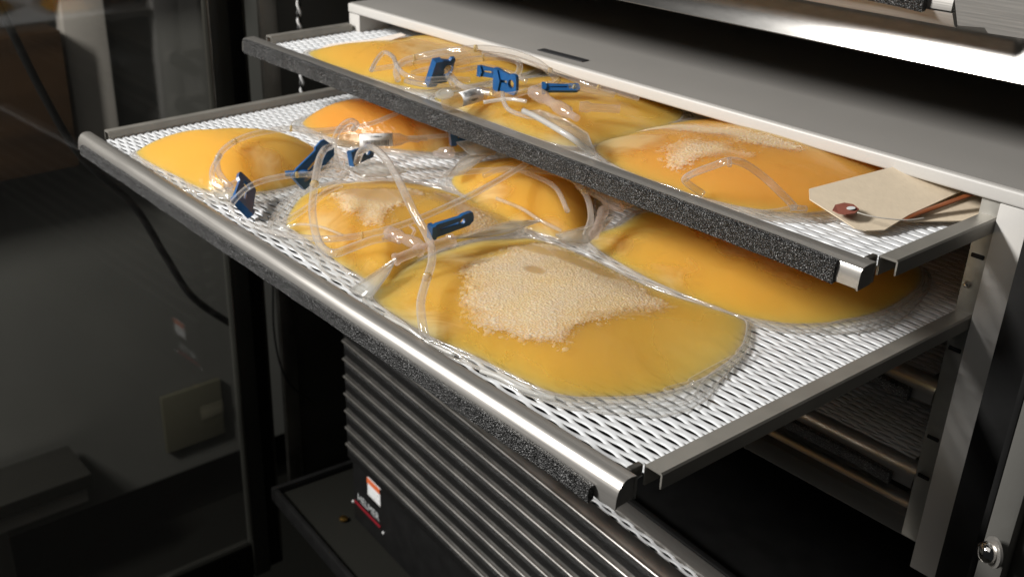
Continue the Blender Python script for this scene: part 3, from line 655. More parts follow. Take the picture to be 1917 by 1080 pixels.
        me = bpy.data.meshes.new(name); me.vertices.add(len(V)); me.vertices.foreach_set('co', V.astype(np.float32).ravel())
        me.loops.add(F.size); me.loops.foreach_set('vertex_index', F.astype(np.int32).ravel()); me.polygons.add(len(F))
        me.polygons.foreach_set('loop_start', np.arange(0, F.size, 4, dtype=np.int32)); me.polygons.foreach_set('loop_total', np.full(len(F), 4, np.int32))
        me.polygons.foreach_set('use_smooth', np.ones(len(F), bool)); me.update(calc_edges=True); me.materials.append(m)
        at = me.attributes.new('calm', 'FLOAT', 'POINT'); at.data.foreach_set('value', fl[use].astype(np.float32))
        at = me.attributes.new('veil', 'FLOAT', 'POINT'); at.data.foreach_set('value', np.clip(.30 + .75 * veil + .40 * fl, 0, .85)[use].astype(np.float32))
        at = me.attributes.new('gap', 'FLOAT', 'POINT'); at.data.foreach_set('value', gap[use].astype(np.float32))
        o = bpy.data.objects.new(name, me); C.objects.link(o); o.parent = s.root; o['kind'] = 'stuff'
        return o
    def part_tube(s, name, pts, rad, m, sides=14, per=8):
        return tube(name, pts, rad, m, s.root, per, sides, s.org)
    def part_lathe(s, name, prof, m, p0, p1, sides=18):
        p0, p1 = Vector(p0), Vector(p1); Ln = (p1 - p0).length
        return lathe(name, [(r, h * Ln) for r, h in prof], m, s.root, p0 - Vector(s.org), p1 - p0, sides)
    def flap(s, pts, m, name='film_flap', th=.0005):
        """a folded tongue of film: fan through its corner points with a little thickness"""
        P = np.array(pts, float); n = len(P); c = P.mean(0) + np.array([0, 0, .0012]); V = list(P) + [c]; V += [p - np.array([0, 0, th]) for p in V]
        F = [(i, (i + 1) % n, n) for i in range(n)] + [((i + 1) % n + n + 1, i + n + 1, 2 * n + 1) for i in range(n)] + [(i, i + n + 1, (i + 1) % n + n + 1, (i + 1) % n) for i in range(n)]
        o = link(name, [np.array(v) - s.org for v in V], F, m, s.root)
        vs, fs = sweep(np.array(P) - s.org + np.array([0, 0, .0003]), .0006, 6, True); link('flap_edge', vs, fs, M['tube'], o)
        return o

AMB = ((.57, .235, .012), (.65, .325, .035), (.80, .50, .16))
YEL = ((.60, .25, .018), (.66, .34, .04), (.80, .54, .20))
ORG = ((.52, .185, .006), (.60, .25, .016), (.72, .43, .10))
# main bag: front right of the lower tray
mb = Bag([(-0.1980, 0.0113, -0.0030), (-0.2103, 0.0269, -0.0030), (-0.2168, 0.0412, 0.0000), (-0.2217, 0.0615, 0.0020), (-0.2233, 0.0838, 0.0040), (-0.2219, 0.1045, 0.0050), (-0.2131, 0.1217, 0.0060), (-0.2025, 0.1331, 0.0060), (-0.1679, 0.1380, 0.0060), (-0.1297, 0.1363, 0.0060), (-0.1052, 0.1383, 0.0060), (-0.0841, 0.1429, 0.0050), (-0.0664, 0.1456, 0.0030), (-0.0584, 0.1405, -0.0030), (-0.0452, 0.1185, -0.0030), (-0.0388, 0.0937, -0.0030), (-0.0385, 0.0714, -0.0030), (-0.0428, 0.0533, -0.0030), (-0.0532, 0.0355, -0.0030), (-0.0677, 0.0200, -0.0030), (-0.0916, 0.0158, -0.0030), (-0.1190, 0.0129, -0.0030), (-0.1463, 0.0081, -0.0030), (-0.1727, 0.0077, -0.0030)], LOWZ, .0125, .0030, 2.4, 1.0, seed=11, bumps=[(-.062, .085, .034, -.0028)], clear=[(-.062, .088, .042, .042, .58)], pale=[(*(-0.1640, 0.0016, 0.0030)[:2], .035, .022, .3, .8), (*(-0.2089, 0.0743, 0.0080)[:2], .03, .012, 0, .7), (*(-0.1075, 0.0097, 0.0040)[:2], .05, .012, 0, .45)])
mb.build('platelet_bag', 'large amber bag with a big patch of froth, front right of lower tray', liquid('plasma_main', *YEL, 1, .45, layer=.24, dens=240., vabs=(.999, .86, .03)), fl_fun=lambda p: .0022 + .003 * (p[1] < .08) + .0105 * math.exp(-((p[0] + .036) ** 2 + (p[1] - .055) ** 2) / .0009))
mb.froth([(-0.1834, 0.0585, 0.0080), (-0.1929, 0.0744, 0.0080), (-0.1945, 0.0934, 0.0080), (-0.1981, 0.1186, 0.0080), (-0.1904, 0.1343, 0.0080), (-0.1657, 0.1356, 0.0080), (-0.1430, 0.1335, 0.0080), (-0.1230, 0.1309, 0.0080), (-0.1077, 0.1266, 0.0080), (-0.0884, 0.1175, 0.0080), (-0.0880, 0.1010, 0.0080), (-0.0933, 0.0823, 0.0080), (-0.0965, 0.0656, 0.0080), (-0.0916, 0.0537, 0.0080), (-0.0895, 0.0448, 0.0080), (-0.0982, 0.0377, 0.0080), (-0.1123, 0.0334, 0.0080), (-0.1252, 0.0293, 0.0080), (-0.1350, 0.0257, 0.0080), (-0.1480, 0.0301, 0.0080), (-0.1612, 0.0393, 0.0080), (-0.1700, 0.0513, 0.0080)], M['froth'], .00120, .00015, 3, [(*(-0.1579, 0.1197, 0.0090)[:2], .022, .007), (*(-0.1860, 0.1137, 0.0090)[:2], .018, .006), (*(-0.1578, 0.0889, 0.0090)[:2], .0075, .0045), (*(-0.1712, 0.1244, 0.0090)[:2], .009, .005), (*(-0.1020, 0.1203, 0.0080)[:2], .004, .003), (*(-0.1389, 0.1210, 0.0090)[:2], .012, .007)])
mb.flap([(-0.2106, 0.0052, -0.0020), (-0.2094, 0.0201, 0.0040), (-0.2090, 0.0347, 0.0090), (-0.2010, 0.0240, 0.0060), (-0.1945, 0.0124, 0.0030), (-0.1931, 0.0067, -0.0010)], M['film_milky'])
mb.flap([(-0.2152, 0.0762, 0.0080), (-0.2119, 0.0962, 0.0090), (-0.2077, 0.1166, 0.0110), (-0.2005, 0.1318, 0.0100), (-0.1991, 0.1092, 0.0100), (-0.2028, 0.0886, 0.0100)], M['film_milky'])
for a, b in (((-0.0413, 0.0789, -0.0030), (-0.0432, 0.1098, -0.0030)), ((-0.0420, 0.0628, -0.0030), (-0.0397, 0.0745, -0.0030)), ((-0.0447, 0.1148, -0.0030), (-0.0477, 0.1241, -0.0030))):
    a, b = np.array(a), np.array(b); d = (b - a) / np.linalg.norm(b - a); nn = np.array([d[1], -d[0], 0]); lo_, hi_ = .0006, .0042
    z = np.array([0, 0, LOWZ + .0032 - a[2]]); rc = [a + nn * lo_, b + nn * lo_, b + d * .0012 + nn * (lo_ + hi_) / 2, b + nn * hi_, a + nn * hi_, a - d * .0012 + nn * (lo_ + hi_) / 2]
    vs, fs = sweep(catmull([q + z - mb.org for q in rc], 6, True), .0005, 6, True); link('hanger_slot', vs, fs, M['tube'], mb.root)
mb.part_lathe('port', [(.0034, 0), (.0034, .1), (.0026, .12), (.0026, .62), (.0036, .66), (.0036, .8), (.0024, .84), (.0024, 1)], M['port'], (-0.2007, 0.0273, 0.0130), (-0.1970, 0.0465, 0.0170))
mb.part_lathe('port', [(.0036, 0), (.0036, .12), (.0028, .16), (.0028, .7), (.0036, .74), (.0036, .9), (.001, 1)], M['port'], (-0.1978, 0.0493, 0.0160), (-0.1979, 0.0662, 0.0160))
mb.part_lathe('spike_port', [(.0018, 0), (.0040, .1), (.0040, .35), (.0026, .45), (.0034, .6), (.0034, .8), (.0015, 1)], M['port'], (-0.2254, 0.0393, 0.0180), (-0.1960, 0.0439, 0.0180))
mb.part_tube('port_ring', [(-0.2198, 0.0332, 0.0170), (-0.2159, 0.0372, 0.0195), (-0.2100, 0.0376, 0.0170)], .0009, M['port'])
mb.part_tube('port_ring', [(-0.2255, 0.0562, 0.0170), (-0.2158, 0.0519, 0.0190), (-0.2168, 0.0512, 0.0160)], .0009, M['port'])
# rear right of the lower tray
rb = Bag([(-0.1843, 0.1556, 0.0000), (-0.1894, 0.1695, 0.0010), (-0.1902, 0.1873, 0.0030), (-0.1949, 0.2177, 0.0060), (-0.1600, 0.2338, 0.0060), (-0.1099, 0.2441, 0.0060), (-0.0734, 0.2626, 0.0050), (-0.0572, 0.2743, 0.0030), (-0.0463, 0.2755, 0.0000), (-0.0354, 0.2572, 0.0000), (-0.0312, 0.2422, -0.0030), (-0.0285, 0.2152, -0.0030), (-0.0325, 0.1887, -0.0030), (-0.0422, 0.1670, -0.0030), (-0.0552, 0.1545, -0.0030), (-0.0727, 0.1472, -0.0030), (-0.0982, 0.1443, -0.0030), (-0.1283, 0.1443, -0.0030), (-0.1604, 0.1483, -0.0020)], LOWZ, .0135, .0030, 2.3, 1.0, seed=23, pale=[(*(-0.1083, 0.2003, 0.0100)[:2], .045, .014, -.2, .9), (*(-0.1735, 0.1567, 0.0040)[:2], .03, .02, 0, .6), (*(-0.1176, 0.1525, 0.0050)[:2], .03, .02, 0, .5), (*(-0.1353, 0.1459, 0.0100)[:2], .02, .01, 0, .5)])
rb.build('platelet_bag', 'amber bag at rear right of lower tray, half under the upper tray', liquid('plasma_rear', *AMB, 2, .25, vabs=(.999, .85, .0)), fl_fun=lambda p: .005 + .007 * math.exp(-((p[0] + .02) ** 2 + (p[1] - .20) ** 2) / .0008))
rb.part_lathe('port', [(.0036, 0), (.0036, .1), (.0026, .14), (.0026, .6), (.0038, .66), (.0038, .82), (.002, 1)], M['port'], (-0.2201, 0.1818, 0.0160), (-0.1746, 0.1717, 0.0160))
rb.part_lathe('port', [(.0034, 0), (.0034, .12), (.0026, .2), (.0026, .8), (.003, 1)], M['port'], (-0.1864, 0.1688, 0.0120), (-0.1668, 0.1416, 0.0100))
rb.part_lathe('port', [(.003, 0), (.0036, .3), (.0026, .5), (.0026, 1)], M['port'], (-0.1859, 0.1840, 0.0130), (-0.1845, 0.2008, 0.0130))
rb.flap([(-0.1816, 0.1260, 0.0090), (-0.1741, 0.1436, 0.0120), (-0.1766, 0.1677, 0.0120), (-0.1712, 0.1530, 0.0090), (-0.1673, 0.1374, 0.0060), (-0.1746, 0.1277, 0.0070)], M['film_milky'])
for q, (a, b) in enumerate((((-0.0282, 0.1867, -0.0030), (-0.0249, 0.2119, -0.0030)), ((-0.0256, 0.2201, -0.0030), (-0.0302, 0.2436, -0.0030)))):
    a, b = np.array(a), np.array(b); d = (b - a) / np.linalg.norm(b - a); nn = np.array([d[1], -d[0], 0]); z = np.array([0, 0, LOWZ + .0032 - a[2]])
    rc = [a + nn * .0005, b + nn * .0005, b + d * .001 + nn * .002, b + nn * .0036, a + nn * .0036, a - d * .001 + nn * .002]
    vs, fs = sweep(catmull([w + z - rb.org for w in rc], 6, True), .0005, 6, True); link('hanger_slot', vs, fs, M['tube'], rb.root)
# front middle
md = Bag([(-0.3129, 0.0264, 0.0000), (-0.3327, 0.0420, 0.0000), (-0.3486, 0.0600, 0.0020), (-0.3553, 0.0803, 0.0060), (-0.3487, 0.1001, 0.0100), (-0.3347, 0.1241, 0.0100), (-0.3053, 0.1382, 0.0100), (-0.2702, 0.1423, 0.0090), (-0.2281, 0.1383, 0.0030), (-0.2207, 0.1223, 0.0010), (-0.2279, 0.0975, -0.0000), (-0.2242, 0.0672, -0.0030), (-0.2133, 0.0404, -0.0040), (-0.2022, 0.0211, -0.0040), (-0.2256, 0.0204, -0.0030), (-0.2478, 0.0208, -0.0030), (-0.2745, 0.0233, -0.0030), (-0.2986, 0.0252, -0.0020)], LOWZ, .0165, .003, 2.3, .95, bumps=[(*(-0.2848, 0.0684, 0.0100)[:2], .03, .002)], seed=31, pale=[(*(-0.2816, 0.0319, 0.0060)[:2], .03, .02, 0, .8), (*(-0.2287, 0.0156, 0.0020)[:2], .03, .015, 0, .75), (*(-0.2286, 0.1224, 0.0080)[:2], .03, .02, 0, .9)])
md.build('platelet_bag', 'amber bag with beige froth in the front middle of lower tray', liquid('plasma_middle', *AMB, 3, .2, vabs=(.999, .85, .0)), flange=.011)
md.froth([(-0.3042, 0.0548, 0.0100), (-0.3189, 0.0666, 0.0100), (-0.3182, 0.0789, 0.0100), (-0.3004, 0.0912, 0.0100), (-0.2934, 0.1069, 0.0100), (-0.2782, 0.1080, 0.0100), (-0.2647, 0.0878, 0.0100), (-0.2632, 0.0708, 0.0100), (-0.2472, 0.0545, 0.0100), (-0.2565, 0.0490, 0.0100), (-0.2725, 0.0485, 0.0100), (-0.2834, 0.0482, 0.0100)], M['froth'], .0013, .0002, 13, [(*(-0.2963, 0.0763, 0.0110)[:2], .026, .012), (*(-0.2802, 0.0931, 0.0110)[:2], .02, .01)])
md.froth([(-0.2864, 0.1143, 0.0090), (-0.2794, 0.1302, 0.0090), (-0.2579, 0.1300, 0.0090), (-0.2309, 0.1223, 0.0090), (-0.2180, 0.1154, 0.0090), (-0.2216, 0.1022, 0.0090), (-0.2343, 0.0992, 0.0090), (-0.2542, 0.1061, 0.0090), (-0.2694, 0.1055, 0.0090)], M['froth_grey'], .0013, .0002, 17, [(*(-0.2737, 0.1109, 0.0100)[:2], .014, .009)])
md.part_tube('film_fold', [(-0.3068, 0.0171, -0.0020), (-0.2956, 0.0256, 0.0030), (-0.2781, 0.0297, 0.0060), (-0.2543, 0.0292, 0.0090)], .0008, M['film'])
md.part_tube('film_fold', [(-0.2437, 0.1352, 0.0100), (-0.2227, 0.1362, 0.0100), (-0.2039, 0.1341, 0.0090), (-0.1896, 0.1379, 0.0060)], .0011, M['film'])
mb.part_tube('film_fold', [(-0.1038, 0.0069, -0.0030), (-0.0943, 0.0084, -0.0020), (-0.0827, 0.0096, -0.0020), (-0.0740, 0.0131, -0.0030), (-0.0662, 0.0187, -0.0040)], .0011, M['film_glint'])
mb.part_tube('film_fold', [(-0.1743, 0.0023, -0.0020), (-0.1568, 0.0029, -0.0010), (-0.1410, 0.0041, -0.0030), (-0.1232, 0.0065, -0.0030)], .0010, M['film_glint'])
md.flap([(-0.3373, 0.0897, 0.0120), (-0.3361, 0.1037, 0.0160), (-0.3197, 0.1113, 0.0160), (-0.3097, 0.1147, 0.0130), (-0.3136, 0.1006, 0.0120), (-0.3225, 0.0901, 0.0110)], M['film_milky'])
# rear middle
mr_ = Bag([(-0.3164, 0.1578, 0.0020), (-0.3284, 0.1857, 0.0060), (-0.3213, 0.2160, 0.0120), (-0.2917, 0.2289, 0.0140), (-0.2595, 0.2257, 0.0100), (-0.2343, 0.2095, 0.0040), (-0.2060, 0.1778, 0.0020), (-0.1862, 0.1503, -0.0020), (-0.1987, 0.1429, -0.0030), (-0.2248, 0.1387, -0.0030), (-0.2535, 0.1375, -0.0020), (-0.2919, 0.1456, -0.0010)], LOWZ, .0190, .003, 2.3, .95, seed=41, pale=[(*(-0.2134, 0.1342, 0.0100)[:2], .03, .014, .4, 1.0), (*(-0.1962, 0.1400, 0.0040)[:2], .02, .012, 0, .8), (*(-0.2653, 0.1492, 0.0100)[:2], .02, .012, 0, .8)])
mr_.build('platelet_bag', 'plump orange bag in the rear middle of lower tray, under the upper tray front', liquid('plasma_rear_middle', *AMB, 4, .2, vabs=(.999, .85, .0)), flange=.009)
mr_.flap([(-0.3022, 0.1439, 0.0060), (-0.3183, 0.1666, 0.0080), (-0.3264, 0.1935, 0.0100), (-0.3140, 0.2046, 0.0130), (-0.3010, 0.1700, 0.0120), (-0.2934, 0.1502, 0.0090)], M['film_milky'])
mr_.flap([(-0.3345, 0.1762, 0.0140), (-0.3215, 0.1844, 0.0180), (-0.3074, 0.1915, 0.0180), (-0.2996, 0.1803, 0.0140), (-0.3139, 0.1713, 0.0120)], M['film_milky'])
# front left
lb = Bag([(-0.5000, 0.0109, -0.0030), (-0.4957, 0.0242, 0.0060), (-0.4855, 0.0420, 0.0140), (-0.4761, 0.0676, 0.0180), (-0.4608, 0.0902, 0.0200), (-0.4433, 0.1089, 0.0180), (-0.4236, 0.1178, 0.0120), (-0.3973, 0.1099, 0.0060), (-0.3773, 0.0855, 0.0040), (-0.3717, 0.0632, 0.0020), (-0.3749, 0.0407, 0.0000), (-0.3843, 0.0240, -0.0020), (-0.4047, 0.0148, -0.0030), (-0.4357, 0.0122, -0.0030), (-0.4685, 0.0095, -0.0030)], LOWZ, .0265, .002, 2.3, .95, seed=53, wr=.0005, pale=[(*(-0.3865, 0.0564, 0.0150)[:2], .045, .018, .3, .6), (*(-0.3645, 0.0677, 0.0120)[:2], .03, .012, .3, .7)])
lb.build('platelet_bag', 'plump smooth orange bag at the front left corner of lower tray', liquid('plasma_left', *AMB, 5, .1, vabs=(.999, .85, .0)), fl_fun=lambda p: .004 + .012 * (p[0] > -.43))
lb.part_lathe('port', [(.0034, 0), (.0034, .2), (.0024, .3), (.0024, .8), (.0032, 1)], M['port'], (-0.3649, 0.0146, 0.0080), (-0.3667, 0.0260, 0.0100))
lb.flap([(-0.3924, 0.0165, -0.0020), (-0.3762, 0.0221, 0.0030), (-0.3658, 0.0221, 0.0010), (-0.3726, 0.0177, -0.0030), (-0.3803, 0.0140, -0.0030)], M['film_milky'])
# rear left
bb = Bag([(-0.4871, 0.1440, 0.0000), (-0.4966, 0.1560, 0.0060), (-0.4995, 0.1782, 0.0120), (-0.4811, 0.2030, 0.0180), (-0.4403, 0.2153, 0.0180), (-0.3922, 0.2196, 0.0140), (-0.3685, 0.2185, 0.0060), (-0.3585, 0.2019, 0.0020), (-0.3738, 0.1806, -0.0010), (-0.4006, 0.1616, -0.0010), (-0.4345, 0.1464, -0.0010), (-0.4638, 0.1423, 0.0000)], LOWZ, .0255, .002, 2.3, .95, seed=61, pale=[(*(-0.3846, 0.1888, 0.0100)[:2], .03, .012, 0, .8)])
bb.build('platelet_bag', 'orange bag at the rear left of lower tray, partly under the upper tray', liquid('plasma_rear_left', *ORG, 6, .1, vabs=(.997, .79, .0)), flange=.009)
# three on the upper tray
u1 = Bag([(-.494, .157, 0), (-.492, .19, 0), (-.487, .215, 0), (-.478, .262, 0), (-.455, .283, 0), (-.40, .286, 0), (-.356, .275, 0), (-.345, .235, 0), (-.347, .18, 0), (-.36, .158, 0), (-.41, .150, 0), (-.46, .149, 0)], UPZ, .0155, .003, 2.2, 1.0, seed=71, pale=[(*(-0.4075, 0.2010, 0.0610)[:2], .045, .03, 0, .9)])
u1.build('platelet_bag', 'amber bag at the left end of the upper tray beside a pale card', liquid('plasma_upper_left', *AMB, 7, .2, vabs=(.999, .85, .0)))
u2 = Bag([(-.335, .158, 0), (-.333, .20, 0), (-.330, .25, 0), (-.30, .272, 0), (-.25, .275, 0), (-.212, .262, 0), (-.196, .225, 0), (-.196, .18, 0), (-.205, .154, 0), (-.26, .150, 0), (-.31, .151, 0)], UPZ, .0125, .003, 2.2, 1.0, seed=83, pale=[(*(-0.1996, 0.1558, 0.0600)[:2], .03, .02, 0, .9), (*(-0.2274, 0.1317, 0.0560)[:2], .03, .015, 0, .7), (*(-0.2892, 0.1500, 0.0580)[:2], .04, .015, 0, .8)])
u2.build('platelet_bag', 'straw yellow bag in the middle of the upper tray under coiled tubes', liquid('plasma_upper_middle', *YEL, 8, .25, layer=.24, dens=240., vabs=(.999, .86, .03)))
u2.flap([(-0.2321, 0.1428, 0.0660), (-0.2219, 0.1468, 0.0680), (-0.2035, 0.1506, 0.0660), (-0.1864, 0.1510, 0.0620), (-0.1753, 0.1456, 0.0560), (-0.1838, 0.1382, 0.0620), (-0.1999, 0.1349, 0.0660)], M['film'])
u2.part_tube('film_fold', [(-0.2326, 0.1440, 0.0660), (-0.2158, 0.1392, 0.0670), (-0.1943, 0.1336, 0.0670), (-0.1813, 0.1344, 0.0640), (-0.1762, 0.1405, 0.0580), (-0.1751, 0.1447, 0.0550)], .0017, M['film_glint'])  # fold with its bright highlight put into the white of the film
u2.part_tube('film_fold', [(-0.2741, 0.1483, 0.0610), (-0.2653, 0.1601, 0.0630), (-0.2522, 0.1637, 0.0640)], .0012, M['film_glint'])
u3 = Bag([(-.196, .168, 0), (-.200, .20, 0), (-.196, .255, 0), (-.17, .285, 0), (-.12, .296, 0), (-.075, .290, 0), (-.05, .265, 0), (-.044, .225, 0), (-.052, .185, 0), (-.075, .160, 0), (-.115, .150, 0), (-.165, .152, 0)], UPZ, .0160, .003, 2.2, 1.0, seed=97, pale=[(*(-0.1844, 0.1790, 0.0610)[:2], .035, .02, 0, .9), (*(-0.1505, 0.1990, 0.0610)[:2], .06, .02, 0, .5)])
u3.build('platelet_bag', 'deep amber bag with bands of froth at the right of the upper tray', liquid('plasma_upper_right', *ORG, 9, .25, vabs=(.997, .79, .0)))
u3.froth([(-0.2041, 0.2019, 0.0605), (-0.2045, 0.2163, 0.0605), (-0.1908, 0.2270, 0.0605), (-0.1643, 0.2293, 0.0605), (-0.1305, 0.2298, 0.0605), (-0.0986, 0.2248, 0.0605), (-0.1090, 0.2111, 0.0605), (-0.1283, 0.2039, 0.0605), (-0.1548, 0.2041, 0.0605), (-0.1783, 0.2037, 0.0605)], M['froth'], .0012, .0002, 31)
u3.froth([(-0.1493, 0.1697, 0.0605), (-0.1537, 0.1828, 0.0605), (-0.1500, 0.1941, 0.0605), (-0.1343, 0.2022, 0.0605), (-0.1119, 0.2012, 0.0605), (-0.1108, 0.1909, 0.0605), (-0.1233, 0.1801, 0.0605), (-0.1289, 0.1653, 0.0605), (-0.1370, 0.1619, 0.0605)], M['froth'], .0012, .0002, 37)
u3.part_lathe('port', [(.0016, 0), (.0042, .08), (.0042, .3), (.0030, .36), (.0030, .55), (.0040, .6), (.0040, .8), (.0022, .84), (.0022, 1)], M['port'], (-0.2599, 0.1735, 0.0680), (-0.2076, 0.1632, 0.0640))
u3.part_lathe('port', [(.0030, 0), (.0034, .2), (.0024, .3), (.0024, 1)], M['port'], (-0.2242, 0.1815, 0.0640), (-0.2081, 0.1991, 0.0630))

# ------------------------------------------------------------------ tubing, clamps, pouches, tags
def hose(label, pts, rad=.0020, joints=(), cat='tube', group='clear tubes lying over the bags'):
    c = np.array(pts).mean(0); c[2] = min(p[2] for p in pts) - rad
    r = empty('clear_tube', tuple(c), label, cat, group)
    path = catmull(pts, 12); rad *= .96
    vs, fs = sweep(path - c, rad, 14); link('tube_wall', vs, fs, M['tube'], r)
    for t in joints:
        i = int(t * (len(path) - 1)); d = path[min(i + 2, len(path) - 1)] - path[max(i - 2, 0)]; d /= np.linalg.norm(d)
        vs, fs = sweep(np.array([path[i] - d * .0006, path[i] + d * .0006]) - c, rad * 1.12, 12); link('weld_mark', vs, fs, M['gold'], r)
    return r
hose('long tube from rear right ports sweeping left and looping back over the middle bag', [(-0.1722, 0.1399, 0.0080), (-0.1813, 0.1531, 0.0140), (-0.2029, 0.1692, 0.0180), (-0.2259, 0.1766, 0.0200), (-0.2498, 0.1709, 0.0190), (-0.2758, 0.1489, 0.0160), (-0.2882, 0.1157, 0.0160), (-0.3030, 0.0851, 0.0180), (-0.3195, 0.0603, 0.0200), (-0.3367, 0.0435, 0.0180), (-0.3467, 0.0260, 0.0140), (-0.3375, 0.0078, 0.0120), (-0.3303, -0.0011, 0.0080), (-0.3205, -0.0002, 0.0040), (-0.2962, 0.0042, 0.0040), (-0.2683, 0.0093, 0.0080), (-0.2453, 0.0163, 0.0130), (-0.2300, 0.0346, 0.0170), (-0.2245, 0.0636, 0.0210), (-0.2363, 0.1160, 0.0220), (-0.2594, 0.1758, 0.0210), (-0.2650, 0.1892, 0.0200)], .0019, (.1, .42, .8, .995))
hose('tall tube bend rising beside the blue clamp and dropping over the middle bag', [(-0.3383, 0.0759, 0.0300), (-0.3240, 0.0622, 0.0340), (-0.3087, 0.0487, 0.0330), (-0.2852, 0.0313, 0.0300), (-0.2675, 0.0184, 0.0220), (-0.2527, 0.0113, 0.0140), (-0.2358, 0.0054, 0.0130), (-0.2251, 0.0062, 0.0140), (-0.2223, 0.0154, 0.0160), (-0.2220, 0.0291, 0.0170), (-0.2189, 0.0393, 0.0170)], .0024, (.3,))
hose('arched tube rising from blue clamp and falling across the frothy bag to the tray edge', [(-0.3265, 0.0881, 0.0200), (-0.3184, 0.0862, 0.0300), (-0.3066, 0.0856, 0.0360), (-0.2847, 0.0791, 0.0380), (-0.2595, 0.0694, 0.0370), (-0.2360, 0.0599, 0.0330), (-0.2214, 0.0561, 0.0260), (-0.2099, 0.0544, 0.0200), (-0.1958, 0.0481, 0.0170), (-0.1842, 0.0396, 0.0140), (-0.1705, 0.0254, 0.0120), (-0.1570, 0.0122, 0.0100), (-0.1458, 0.0045, 0.0060), (-0.1389, 0.0015, 0.0005)], .0024, (.75,))
hose('tube arc lying over the front left bag', [(-0.3890, 0.1265, 0.0220), (-0.3884, 0.1128, 0.0220), (-0.3942, 0.0991, 0.0220), (-0.4095, 0.0890, 0.0220), (-0.4141, 0.0726, 0.0220), (-0.4113, 0.0524, 0.0220), (-0.4030, 0.0359, 0.0210), (-0.3913, 0.0229, 0.0190), (-0.3785, 0.0160, 0.0160), (-0.3678, 0.0139, 0.0130), (-0.3602, 0.0149, 0.0100)], .0021, (.3, .55, .7))
hose('short tube curl at the right end of the front left bag', [(-0.3889, 0.0234, 0.0210), (-0.3804, 0.0141, 0.0180), (-0.3724, 0.0086, 0.0150), (-0.3660, 0.0076, 0.0110), (-0.3599, 0.0116, 0.0080)], .0019)
hose('hooked tube standing over the left pouch', [(-0.3271, 0.0746, 0.0180), (-0.3360, 0.0781, 0.0220), (-0.3447, 0.0827, 0.0270), (-0.3522, 0.0898, 0.0320), (-0.3562, 0.0980, 0.0360), (-0.3600, 0.1068, 0.0360), (-0.3619, 0.1122, 0.0320), (-0.3715, 0.1158, 0.0260)], .0021)
hose('thin tube crossing the rear left bag toward the upper tray', [(-0.3933, 0.1028, 0.0200), (-0.3894, 0.1222, 0.0200), (-0.3918, 0.1465, 0.0200), (-0.4026, 0.1729, 0.0190), (-0.4138, 0.2058, 0.0180)], .0017)
hose('tube curve lying on the mesh gap beside the middle bag', [(-0.3098, 0.0040, 0.0040), (-0.3037, 0.0120, 0.0030), (-0.3074, 0.0271, 0.0030), (-0.3114, 0.0429, 0.0060), (-0.3115, 0.0548, 0.0120), (-0.3083, 0.0647, 0.0160)], .0019)
hose('thin tube running from the barcoded pouch to the clamps below the upper tray', [(-0.3616, 0.1549, 0.0150), (-0.3522, 0.1642, 0.0160), (-0.3446, 0.1771, 0.0170), (-0.3414, 0.1936, 0.0170), (-0.3403, 0.2049, 0.0140)], .0014)
# upper tray
hose('large arched tube over the blue clamps of the upper tray', [(-0.3464, 0.1353, 0.0620), (-0.3546, 0.1400, 0.0660), (-0.3575, 0.1478, 0.0700), (-0.3497, 0.1576, 0.0740), (-0.3297, 0.1644, 0.0800), (-0.3106, 0.1735, 0.0840), (-0.2926, 0.1828, 0.0840), (-0.2767, 0.1915, 0.0800), (-0.2660, 0.1958, 0.0740), (-0.2603, 0.1982, 0.0680)], .0022, (.3, .55, .97))
hose('second tube arch inside the large one on the upper tray', [(-0.3136, 0.1564, 0.0620), (-0.3253, 0.1603, 0.0660), (-0.3294, 0.1657, 0.0700), (-0.3213, 0.1757, 0.0740), (-0.3100, 0.1890, 0.0760), (-0.2994, 0.1974, 0.0740), (-0.2936, 0.1944, 0.0700), (-0.2893, 0.1854, 0.0660)], .0021, (.25, .5))
hose('flat tube loop at the left of the upper tray', [(-0.3778, 0.1356, 0.0620), (-0.3933, 0.1513, 0.0640), (-0.3999, 0.1623, 0.0660), (-0.3780, 0.1541, 0.0680), (-0.3547, 0.1409, 0.0680), (-0.3406, 0.1377, 0.0660), (-0.3277, 0.1432, 0.0650), (-0.3204, 0.1551, 0.0650), (-0.3118, 0.1683, 0.0640)], .0017)
hose('straight tube from the left of the upper tray under the arches', [(-0.3858, 0.1406, 0.0600), (-0.3742, 0.1531, 0.0630), (-0.3611, 0.1707, 0.0670), (-0.3467, 0.1918, 0.0700), (-0.3346, 0.2103, 0.0700)], .0017, (.4,))
hose('tube from the second arch curving right over the straw yellow bag', [(-0.3277, 0.1654, 0.0640), (-0.3053, 0.1550, 0.0640), (-0.2866, 0.1564, 0.0640), (-0.2690, 0.1633, 0.0640), (-0.2666, 0.1788, 0.0650), (-0.2671, 0.1974, 0.0660), (-0.2504, 0.2046, 0.0660), (-0.2300, 0.2170, 0.0640)], .0020, (.35, .7, .85))
hose('thin tube bent down onto the straw yellow bag', [(-0.2736, 0.1633, 0.0640), (-0.2619, 0.1547, 0.0620), (-0.2474, 0.1472, 0.0620), (-0.2310, 0.1449, 0.0630), (-0.2231, 0.1482, 0.0630)], .0015, (.02,))
hose('pinched open loop of tube at the front of the deep amber bag', [(-0.1021, 0.1504, 0.0520), (-0.1052, 0.1452, 0.0560), (-0.1077, 0.1418, 0.0600), (-0.1003, 0.1394, 0.0660), (-0.0906, 0.1408, 0.0720), (-0.0836, 0.1439, 0.0760), (-0.0792, 0.1503, 0.0740), (-0.0723, 0.1569, 0.0680), (-0.0642, 0.1600, 0.0620), (-0.0596, 0.1673, 0.0540)], .0019)
